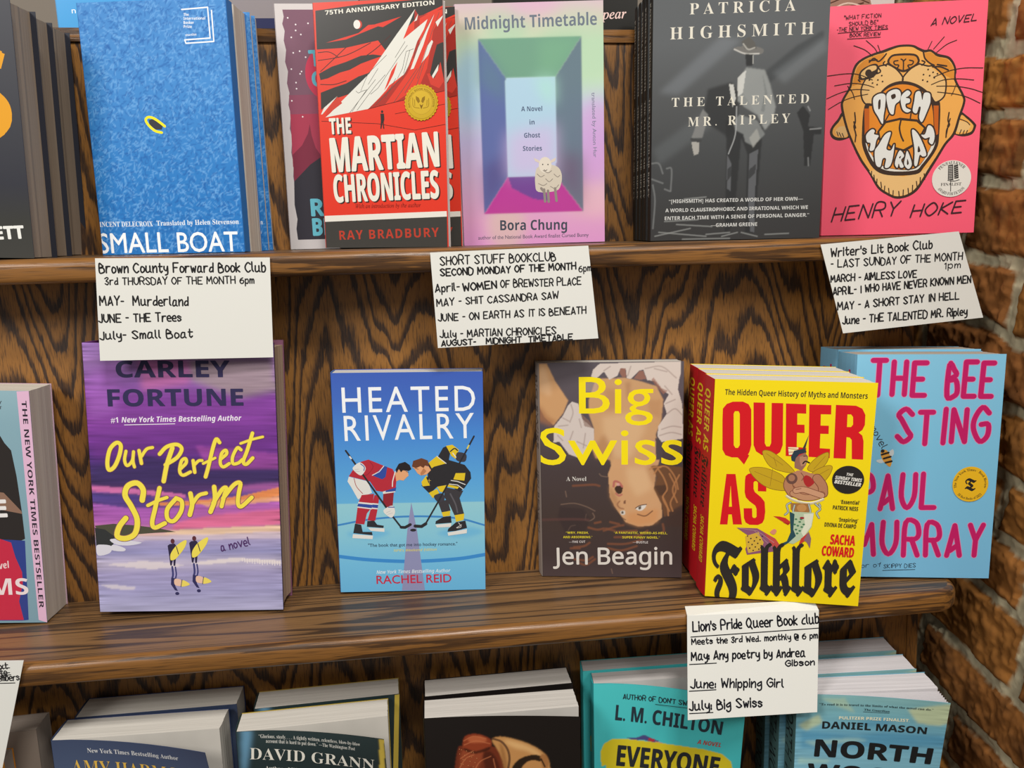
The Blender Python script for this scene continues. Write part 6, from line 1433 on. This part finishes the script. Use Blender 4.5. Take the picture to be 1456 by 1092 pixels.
# ------------------------------------------------------------------ brick wall, floor, far wall
def value_noise(X, Y, sx, sy, seed, octaves=4):
    o = np.zeros(X.shape); amp = 1; tot = 0
    for k in range(octaves):
        g = np.random.default_rng(seed+k); N = 128; tab = g.random((N, N))
        x = X/sx*2**k; y = Y/sy*2**k; i = np.floor(x).astype(int); j = np.floor(y).astype(int); fx = x-i; fy = y-j
        fx = fx*fx*(3-2*fx); fy = fy*fy*(3-2*fy)
        a = tab[i % N, j % N]; b = tab[(i+1) % N, j % N]; c = tab[i % N, (j+1) % N]; d = tab[(i+1) % N, (j+1) % N]
        o += amp*((a*(1-fx)+b*fx)*(1-fy)+(c*(1-fx)+d*fx)*fy); tot += amp; amp *= .5
    return o/tot
def brick_wall():
    u = np.arange(-330, 430, 2.4); v = np.arange(-640, 860, 2.4); U, V = np.meshgrid(u, v)
    joints = [-650, -585, -520, -452, -385, -318, -251, -185, -120, -39, 22, 83, 148, 212, 278, 347, 410, 467, 530, 592, 655, 718, 782, 846, 900]
    Uw = U+(value_noise(U, V, 26, 26, 3)-.5)*7; Vw = V+(value_noise(U, V, 30, 30, 9)-.5)*13+(value_noise(U, V, 120, 50, 19)-.5)*8
    D = np.full(U.shape, 1e9); ID = np.zeros(U.shape, int)
    # distance to the nearest joint centreline, bricks staggered in running bond
    shift = [17, 92, 120, 60, 10, 85, 150, 40, 84, -80, 150, 40, 130, 10, 96, 30, 140, 86, 20, 100, 30, 110, 60, 20]
    for r in range(len(joints)-1):
        a, b = joints[r], joints[r+1]; m = (Vw >= a) & (Vw < b)
        dv = np.minimum(Vw-a, b-Vw); L = 178; t = (Uw-shift[r]) / L; i = np.floor(t).astype(int); du = np.minimum(t-i, i+1-t)*L
        d = np.minimum(dv, du); D = np.where(m, d, D); ID = np.where(m, r*40+i+20, ID)
    n1 = value_noise(U, V, 18, 18, 21, 5); n2 = value_noise(U, V, 5, 7, 31, 3); n3 = value_noise(U, V, 60, 40, 41, 3)
    e = np.clip((D-5.2)/4.6, 0, 1); e = e*e*(3-2*e)
    H = e*(5.0+(n3-.5)*8)+(n1-.5)*7*(.5+.5*e)+(n2-.5)*5.2
    g = np.random.default_rng(12); tone = g.random(4000); ti = tone[ID % 4000]; ti2 = g.random(4000)[ID % 4000]
    A, B_, Dk, Mo = [np.array(lin(h)) for h in ('ae7636', '8a582e', '402919', 'bab092')]
    bc = A*(1-ti[..., None])+B_*ti[..., None]; k = np.clip((n1-.42)*2.6, 0, 1)[..., None]*.55*(.5+ti2[..., None]); bc = bc*(1-k)+Dk*k
    bc = bc*(.75+.5*n2[..., None])
    mc = Mo*(.62+.75*n2[..., None])*(.8+.4*n1[..., None]); q = np.clip((D-4.9)/1.5, 0, 1)[..., None]; C = mc*(1-q)+bc*q
    c, s = math.cos(.15), math.sin(.15)
    P = np.stack([600-H, U*c-V*s, U*s+V*c], -1).reshape(-1, 3)*MM
    ny, nx = U.shape; I = np.arange(ny*nx).reshape(ny, nx)
    Fc = np.stack([I[:-1, :-1], I[1:, :-1], I[1:, 1:], I[:-1, 1:]], -1).reshape(-1, 4)
    me = bpy.data.meshes.new('wall_right'); me.from_pydata(P.tolist(), [], Fc.tolist())
    a = me.color_attributes.new('Col', 'FLOAT_COLOR', 'POINT'); arr = np.ones((len(P), 4), np.float32); arr[:, :3] = np.clip(C.reshape(-1, 3), 0, 1); a.data.foreach_set('color', arr.ravel())
    m = print_mat('rough_brick', 0.92, 0.15); me.materials.append(m)
    for p in me.polygons: p.use_smooth = True
    o = link('wall_right', me); o['kind'] = 'structure'; return o
brick_wall()
def plain(name, pts, hexc):
    b = Bag(); b.add(pts, [(0, 1, 2, 3)], lin(hexc)); me = b.mesh(name); me.materials.append(M_MATTE); o = link(name, me); o['kind'] = 'structure'; return o
def solid(name, x0, x1, y0, y1, z0, z1, hexc):
    b = Bag(); b.box(x0, x1, y0, y1, z0, z1, lin(hexc)); me = b.mesh(name); me.materials.append(M_MATTE); o = link(name, me); o['kind'] = 'structure'; return o
solid('floor', -1500, 1200, -2600, 700, -1240, -1200.2, '6a5844')
solid('wall_back', -1500, 1200, 520, 560, -1200, 1100, '7c7266')

# ------------------------------------------------------------------ books
PAGE = 'd2ccc2'
INFO = {  # spine, back, page colours; hard cover; spine lettering (text, colour, start, end along height, height share of thickness, font)
'dark': dict(spine='2a2c34', back='2a2c36', page='9c8a78', mat=M_MATTE, over=4.5),
'boat': dict(over=.2, spine='3a86cc', back='1c68b4', page='c8c0b4', mat=M_MATTE),
'alt': dict(spine='c8bcbc', back='b8b0b0', page='d0c8c0', mat=M_MATTE),
'mars': dict(spine='d8584a', back='c8c0bc', page='d8d0cc', mat=M_GLOSS),
'midn': dict(spine='c8a8c0', back='b890b0', page='d4ccc4', mat=M_MATTE),
'ripley': dict(res=.55, spine='231f1a', back='2a2826', page='c8c0b4', mat=M_MATTE, text=[('PATRICIA HIGHSMITH', 'b8b2a4', .05, .38, .42, 'B'), ('THE TALENTED MR. RIPLEY', 'b8b2a4', .42, .82, .42, 'B')]),
'throat': dict(spine='e85a74', back='e85a74', page='d0c8c0', mat=M_MATTE),
'nyt': dict(spine='30304a', back='c8a8b8', page='cfc6b8', mat=M_GLOSS),
'storm': dict(spine='7a3c92', back='8a5a74', page='b49a84', mat=M_MATTE, hard=1, over=.4),
'rival': dict(spine='4a78c4', back='3a5cb0', page='cfcac4', mat=M_MATTE),
'swiss': dict(res=.5, spine='9a8f88', back='5a5052', page='cac4ba', mat=M_MATTE, text=[('BIG SWISS', '4a4240', .06, .40, .55, 'S'), ('JEN BEAGIN', '4a4240', .5, .8, .4, 'S')]),
'folk': dict(spine='c01420', back='ecd010', page='d6cfc4', mat=M_MATTE, text=[('QUEER AS', 'e8c81c', .055, .335, .52, 'SB'), ('Folklore', '241c1a', .36, .60, .62, 'F'), ('SACHA COWARD', 'e8c81c', .64, .86, .36, 'SB')]),
'bee': dict(spine='74aac8', back='7ab4d4', page='b4a698', mat=M_MATTE, text=[('THE BEE STING', 'b01a58', .07, .62, .5, 'SB')]),
'amy': dict(spine='3a4866', back='2c3c68', page='d4cec4', mat=M_GLOSS),
'grann': dict(spine='2c3c3a', back='b49a3c', page='d4cec4', mat=M_GLOSS),
'hair': dict(res=.6, spine='16110f', back='16110f', page='d2ccc4', mat=M_GLOSS),
'chil': dict(res=.7, spine='3ab4b8', back='44bcc0', page='ccc6c2', mat=M_MATTE),
'north': dict(spine='4a6a68', back='6aa4b8', page='dcd8da', mat=M_MATTE, text=[('NORTH WOODS', '15191a', .04, .62, .62, 'N')]),
}
LABEL = {
'dark': ('charcoal book with a huge orange S, foremost of three at the upper left', 'dark books on the upper shelf'),
'dark2': ('middle of the three dark thick books at the left end of the upper shelf', 'dark books on the upper shelf'),
'dark3': ('rearmost of the three dark thick books, beside the blue leaf-patterned book', 'dark books on the upper shelf'),
'boat': ('blue leaf-patterned book with a tiny yellow boat, cover sprung open', 'blue boat books'),
'boat2': ('blue leaf-patterned copy showing only a strip behind the sprung cover', 'blue boat books'),
'boat3': ('rearmost thin blue strip of a copy, nearest the white-bordered book', 'blue boat books'),
'alt': ('white-bordered book with a dusty red starry mountain scene, half hidden by the red book', None),
'mars': ('red and black paperback with a white jagged mountain and gold seal, in front', 'red mountain books'),
'mars2': ('second red mountain paperback, only its right edge peeking beside the pastel book', 'red mountain books'),
'midn': ('pastel iridescent paperback with a small sheep in a doorway', None),
'ripley': ('grey photographic paperback of a man in a hat, front of its stack', 'grey hat man paperbacks'),
'ripley2': ('dark spine directly behind the grey hat man front cover', 'grey hat man paperbacks'),
'ripley3': ('dark spine third from the front in the grey hat man stack', 'grey hat man paperbacks'),
'ripley4': ('dark spine second from the back in the grey hat man stack', 'grey hat man paperbacks'),
'ripley5': ('rearmost dark spine of the grey hat man stack, against the oak panel', 'grey hat man paperbacks'),
'throat': ('bright pink book with a roaring big cat whose teeth are letters', None),
'nyt': ('thick book with a pink bestseller strip down its right edge, at the left end', None),
'storm': ('purple sunset hardcover with two surfers, under the hanging card', None),
'rival': ('blue paperback with two ice hockey players facing off', None),
'swiss': ('brown paperback with yellow title and an upside-down woman', None),
'folk': ('yellow paperback with red title and a tattooed merman, front of its stack', 'yellow paperbacks with red spines'),
'folk2': ('middle yellow paperback with red spine, behind the merman front cover', 'yellow paperbacks with red spines'),
'folk3': ('rearmost yellow paperback with red spine, against the brown paperback', 'yellow paperbacks with red spines'),
'bee': ('light blue paperback with big magenta hand-painted title and yellow sticker', 'light blue bee paperbacks'),
'bee2': ('second light blue paperback, its spine showing behind the magenta-titled front cover', 'light blue bee paperbacks'),
'amy': ('thick navy paperback with curling cover and gold author name, front copy', 'navy paperbacks on the lower shelf'),
'amy2': ('navy paperback standing behind the curling gold-lettered navy cover', 'navy paperbacks on the lower shelf'),
'grann': ('dark green paperback with curling cover and white author name, front copy', 'dark green paperbacks'),
'grann2': ('dark green paperback standing behind the curling dark green cover', 'dark green paperbacks'),
'hair': ('black paperback showing a red-haired woman from behind, front copy', 'black paperbacks with red hair'),
'hair2': ('black paperback whose white page tops show behind the red-haired woman cover', 'black paperbacks with red hair'),
'chil': ('turquoise paperback with a yellow speech bubble, partly behind the hanging card', 'turquoise paperbacks'),
'chil2': ('turquoise paperback standing behind the yellow speech bubble cover', 'turquoise paperbacks'),
'north': ('blue and cream painted-sky paperback with fanned pages, front copy at lower right', 'painted sky paperbacks'),
'north2': ('middle painted-sky paperback, behind the one with fanned pages', 'painted sky paperbacks'),
'north3': ('rearmost painted-sky paperback, against the oak panel at lower right', 'painted sky paperbacks'),
}
def pose_matrix(pose):
    x, y, z, yaw, lean, roll = pose
    c, s = math.cos(yaw), math.sin(yaw)
    ex = Vector((c, s, 0)); n = Vector((-s, c, 0)); ez = math.cos(lean)*Vector((0, 0, 1))+math.sin(lean)*n; ey = ez.cross(ex)
    cr, sr = math.cos(roll), math.sin(roll)
    ex2 = cr*ex+sr*ez; ez2 = cr*ez-sr*ex
    m = Matrix((ex2, ey, ez2)).transposed().to_4x4(); m.translation = Vector((x, y, z))*MM
    return m
def sheet(bag, w, h, surf, th, color, x0=0.0, z0=0.0):
    """Thin sheet following surf, front left out (the printed face covers it): back and edges."""
    nx, nz = 8, 12
    F = [(surf(x0+(w-x0)*i/nx, z0+(h-z0)*j/nz)) for j in range(nz+1) for i in range(nx+1)]
    B = [(a, b+th, c) for a, b, c in F]; n = len(F); W = nx+1; f = []
    for j in range(nz):
        for i in range(nx): f.append((n+j*W+i, n+(j+1)*W+i, n+(j+1)*W+i+1, n+j*W+i+1))
    ring = [i for i in range(W)]+[j*W+nx for j in range(1, nz+1)]+[nz*W+i for i in range(nx-1, -1, -1)]+[j*W for j in range(nz-1, 0, -1)]
    for a, b in zip(ring, ring[1:]+ring[:1]): f.append((a, n+a, n+b, b))
    bag.add(F+B, f, color)
def make_book(key):
    pl = PLACES[key]; art = ARTWORK[pl['art']]; info = INFO[pl['art']]; w, h, T_ = pl['dim']
    root = empty('book'); root.matrix_world = pose_matrix(pl['pose'])
    Fy, dx = pl.get('curl', (0, 0)); gap = pl.get('gap', 0.0); fan = pl.get('fan', 0.0); kx = pl.get('cock', 0.0)
    def surf(u, v):
        if not Fy: return (u, 0.0, v)
        a = u/w; s = min(max(v/h, 0), 1)**2
        return (u+dx*s*a, -1.2*a-Fy*s*max(a, 0)**1.6, v)
    def place(u, v, k):
        u = min(max(u, 0), w); v = min(max(v, 0), h); x, y, z = surf(u, v); return (x, y-(.25 if Fy else .02)-STEP*k, z)
    soft = bool(Fy) or any(o[0] in 'BL' or (o[0] == 'X') for o in art)
    U, V, C = paint(art, w, h, info.get('res', .95) if soft else 4.0, bool(Fy))
    ny, nx = U.shape; I = np.arange(nx*ny).reshape(ny, nx)
    f = np.stack([I[:-1, :-1], I[:-1, 1:], I[1:, 1:], I[1:, :-1]], -1).reshape(-1, 4)
    bag = Bag(); bag.add([surf(a, b) for a, b in zip(U.ravel().tolist(), V.ravel().tolist())], f.tolist(), C.reshape(-1, 3).tolist())
    crisp(art, bag, place, 1, bool(Fy))
    hard = info.get('hard'); th = 2.4 if hard else .45
    sheet(bag, w, h, surf, th, tuple(C[ny//2, nx-1]))
    me = bag.mesh('front_cover'); me.materials.append(info['mat']); link('front_cover', me, root)
    if gap:
        b = Bag(); b.box(w-.1, w+.35, .4, gap*.78, .3, h-.3, lin('2a72ba')); me = b.mesh('cover_flap'); me.materials.append(info['mat']); link('cover_flap', me, root)
    # spine
    b = Bag(); sp = lin(info['spine'])
    V_, f_ = [], []; nseg = 6
    for z in (0.0, h):
        for i in range(nseg+1):
            a = math.pi*i/nseg; V_.append((-.2-(2.2 if hard else 1.0)*math.sin(a)-kx*(T_/2-T_/2*math.cos(a)), T_/2-T_/2*math.cos(a), z))
    for i in range(nseg): f_.append((i, nseg+1+i, nseg+2+i, i+1))
    f_.append(tuple(range(nseg+1))[::-1]); f_.append(tuple(range(nseg+1, 2*nseg+2))); f_.append((0, nseg, 2*nseg+1, nseg+1))
    b.add(V_, f_, sp)
    for s, hx, a0, a1, ch, font in info.get('text', []):
        v, fc = glyph_mesh(s, font, 0.0); cap = cap_height(font, 0.0); lo, hi = v[:, 0].min(), v[:, 0].max(); cp = ch*T_
        vv = []
        for p in v:
            y = T_*.5+cp/2-p[1]*cp/cap; z = h*(1-a0)-(p[0]-lo)/(hi-lo)*h*(a1-a0); t = min(max((y-T_/2)/(T_/2), -.98), .98)
            vv.append((-.2-(2.2 if hard else 1.0)*math.sqrt(1-t*t)-.12-kx*y, y, z))
        b.add(vv, fc, lin(hx))
    me = b.mesh('spine'); me.materials.append(info['mat']); link('spine', me, root)
    b = Bag(); b.box(-kx*T_, w-kx*T_, T_-th, T_, 0, h, lin(info['back']), shear=gap+fan); me = b.mesh('back_cover'); me.materials.append(info['mat']); link('back_cover', me, root)
    # pages
    i0 = 4.0 if hard else .3; xr = w-info.get('over', 3.0 if hard else .7)
    b = Bag(); pc = lin(info['page']); y0, y1 = th+.15, T_-th-.1; n = 10
    V_, f_ = [], []
    rnd = random.Random(key)
    for j in range(n+1):
        t = j/n; y = y0+(y1-y0)*t; bow = 1.2*math.sin(math.pi*t); jx = rnd.uniform(-.25, .25)
        for x, z in ((.3, i0), (xr+jx-(bow if hard else 0), i0), (xr+jx-(bow if hard else 0), h-i0-rnd.uniform(0, .25)), (.3, h-i0-rnd.uniform(0, .25))): V_.append((x-kx*y, y+(gap+fan*t)*x/w, z))
    for j in range(n):
        a = 4*j
        for k in range(4): f_.append((a+k, a+(k+1) % 4, a+4+(k+1) % 4, a+4+k))
    f_.append((3, 2, 1, 0)); f_.append((4*n, 4*n+1, 4*n+2, 4*n+3))
    b.add(V_, f_, pc); me = b.mesh('page_block'); me.materials.append(M_PAGE); link('page_block', me, root)
    if key == 'north':
        b = Bag()
        for q in range(1, 7):
            fr = q/7.0
            def sf(u, v, fr=fr):
                a = u/w; s = min(max(v/h, 0), 1)**2; return (u+(dx+1)*fr*s*a, -1.0*fr*a-Fy*fr*s*a**1.6+.12, v)
            ww = w-1; nx_, nz_ = 36, 10; F = [sf(ww*i/nx_, (h-1.2)*j/nz_) for j in range(nz_+1) for i in range(nx_+1)]
            G_ = [(x, y+.16, z) for x, y, z in F]; nn = len(F); W = nx_+1; ff = []
            for j in range(nz_):
                for i in range(nx_):
                    e = j*W+i; ff.append((e, e+1, e+W+1, e+W)); ff.append((nn+e, nn+e+W, nn+e+W+1, nn+e+1))
            for i in range(nx_): ff.append((nz_*W+i, nz_*W+i+1, nn+nz_*W+i+1, nn+nz_*W+i))
            for j in range(nz_): ff.append((j*W+nx_, nn+j*W+nx_, nn+(j+1)*W+nx_, (j+1)*W+nx_))
            b.add(F+G_, ff, pc)
        me = b.mesh('loose_pages'); me.materials.append(M_CARD); link('loose_pages', me, root)['label'] = 'white pages fanning open at the top right'
    for ak in ARTWORK:
        if ak.startswith(pl['art']+':'):
            nm = ak.split(':')[1]; b = Bag(); ops = ARTWORK[ak]
            crisp(ops, b, lambda u, v, k: (u, -.62-.004*k, v)); me = b.mesh(nm); me.materials.append(M_FOIL if 'gold' in nm else M_CARD)
            o = link(nm, me, root); o['label'] = {'gold_seal': 'round gold foil seal', 'award_sticker': 'round white award sticker', 'review_sticker': 'round yellow sticker'}[nm]
    lab, grp = LABEL[key]; tag(root, lab, 'book', grp)
    return root
def copy_book(src, key):
    c = src.copy(); col.objects.link(c); c.matrix_world = pose_matrix(PLACES[key]['pose'])
    for ch in src.children:
        if ch.name.startswith('loose_pages'): continue
        d = ch.copy(); col.objects.link(d); d.parent = c
    lab, grp = LABEL[key]; c['label'] = lab; c['group'] = grp
    return c
BOOKS = {}
for key, pl in PLACES.items():
    if 'pose' not in pl: continue
    BOOKS[key] = copy_book(BOOKS[pl['copy']], key) if 'copy' in pl and not pl.get('own') else make_book(key)

# orange-covered paperback at the lower left, and the four books on the top deck
def simple_book(pose, w, h, t, cover, spine, back, page, label, draw=None, m=M_GLOSS, group=None):
    root = empty('book'); root.matrix_world = pose_matrix(pose)
    b = Bag(); b.box(0, w, 0, .45, 0, h, lin(cover))
    if draw: draw(b, w, h)
    me = b.mesh('front_cover'); me.materials.append(m); link('front_cover', me, root)
    b = Bag(); b.box(-.8, 0, 0, t, 0, h, lin(spine)); me = b.mesh('spine'); me.materials.append(m); link('spine', me, root)
    b = Bag(); b.box(0, w, t-.45, t, 0, h, lin(back)); me = b.mesh('back_cover'); me.materials.append(m); link('back_cover', me, root)
    b = Bag(); b.box(.3, w-.7, .6, t-.6, .3, h-.3, lin(page)); me = b.mesh('page_block'); me.materials.append(M_PAGE); link('page_block', me, root)
    return tag(root, label, 'book', group)
def flat(b, ops): crisp(ops, b, lambda u, v, k: (u, -.02-STEP*k, v))
def deck_draw(kind):
    def d(b, w, h):
        if kind == 'blue': flat(b, [['T', 'e8eef2', 'n', 'N', .01, 4.2, 12.5, 16.5, 15.8, 16.5]]); 
        if kind == 'navy': flat(b, [['P', '8a8284', 0, [0, 13.5, w, 13.5, w, h, 0, h]], ['P', 'dcd0b4', 0, [0, 0, w, 0, w, 1.4, 0, 1.4]], ['T', 'c8ba8c', 'STORIES', 'B', 0, 18, 10, 100, w-10, 100]])
        if kind == 'black': flat(b, [['T', 'e4c4bc', 'disappear', 'I', .012, 8.5, w-62, 12.5, w-11, 14.5]])
        if kind == 'white': flat(b, [['P', 'a07a6a', 0, [66, 9, 76, 18, 92, 22, 104, 16, 108, 24, 96, 60, 70, 58, 56, 30]], ['S', '5a3a30', 1, 1.6, [60, 16, 74, 24, 98, 30]], ['S', '5a3a30', 1, 1.2, [64, 30, 84, 36, 104, 30]], ['S', 'd8c0b0', 1, 1.4, [62, 22, 82, 30, 106, 24]]])
    return d
ZD = 504.0; YD = 100.0
simple_book((-262, YD, ZD+.1, -.03, .02, 0), 138, 208, 16, '1c92d2', '1c80b8', '1c80b8', 'd4ccc4', 'bright blue book standing on the top deck behind the leaf-patterned blue book', deck_draw('blue'), group='books on the top deck')
simple_book((-113, YD+2, ZD+.1, -.03, .02, 0), 118, 190, 14, '22264e', '22264e', '22264e', 'd4ccc4', 'grey and navy glossy book on the top deck, beside the white-bordered book', deck_draw('navy'), group='books on the top deck')
simple_book((132, YD, ZD+.1, -.02, .02, 0), 139, 208, 18, '16140f', '1a1812', '16140f', 'd4ccc4', 'black book with pale italic lettering on the top deck, beside the pastel book', deck_draw('black'), group='books on the top deck')
simple_book((404, YD+2, ZD+.1, -.04, .02, 0), 130, 200, 15, 'd4c8c2', 'c8bcb6', 'c8bcb6', 'd4ccc4', 'white book with a brown sketch on the top deck, above the pink book', deck_draw('white'), group='books on the top deck')
def orange_draw(b, w, h): flat(b, [['P', 'e2941c', 0, [0, 0, w, 0, w, h, 0, h]]])
simple_book((-425, -112, -HS+1.6, .04, .03, 0), 130, 222, 16, 'e2941c', 'c87c18', 'c87c18', 'a89c90', 'orange-covered paperback at the far left of the lower shelf', orange_draw, group='books at the lower left')
simple_book((-412.1, -88, -HS+1.2, .05, .04, 0), 130, 229, 26, '8a7c70', '8a7c70', '8a7c70', 'a89a8e', 'grey paperback standing behind the orange one on the lower shelf', None, group='books at the lower left')

# ------------------------------------------------------------------ handwritten cards
CARDS = {'c1': 'white index card listing three months, hanging above the purple sunset hardcover',
'c2': 'white index card with five months listed, hanging under the pastel book',
'c3': 'tilted white index card at the right end of the upper shelf, under the pink book',
'c4': 'white folded card hung over the middle shelf edge, under the yellow paperback',
'c5': 'white card with crossed-out writing at the left edge of the middle shelf'}
for key, lab in CARDS.items():
    pl = PLACES[key]; q = pl['quad']  # TL TR BR BL
    b = Bag(); th = .35; cc = lin('dcdbd4')
    V_ = [(x, 0, z) for x, z in q]+[(x, th, z) for x, z in q]
    b.add(V_, [(3, 2, 1, 0), (4, 5, 6, 7), (0, 1, 5, 4), (1, 2, 6, 5), (2, 3, 7, 6), (3, 0, 4, 7)], cc)
    if 'flap' in pl:
        a, c = q[0], q[1]; f0, f1 = pl['flap']
        b.add([(a[0], 0, a[1]), (c[0], 0, c[1]), tuple(f1), tuple(f0), (a[0], th, a[1]), (c[0], th, c[1]), (f1[0], f1[1], f1[2]-th), (f0[0], f0[1], f0[2]-th)], [(0, 1, 2, 3), (7, 6, 5, 4), (1, 5, 6, 2), (3, 2, 6, 7), (0, 3, 7, 4)], cc)
    crisp(ARTWORK[pl['art']], b, lambda u, v, k: (u, -.03-STEP*k, v))
    me = b.mesh('index_card'); me.materials.append(M_CARD); o = link('index_card', me)
    ex, ez = Vector(pl['ex']), Vector(pl['ez']); ey = ez.cross(ex); m = Matrix((ex, ey, ez)).transposed().to_4x4(); m.translation = Vector(pl['o'])*MM
    o.matrix_world = m; tag(o, lab, 'card', 'handwritten book club cards')
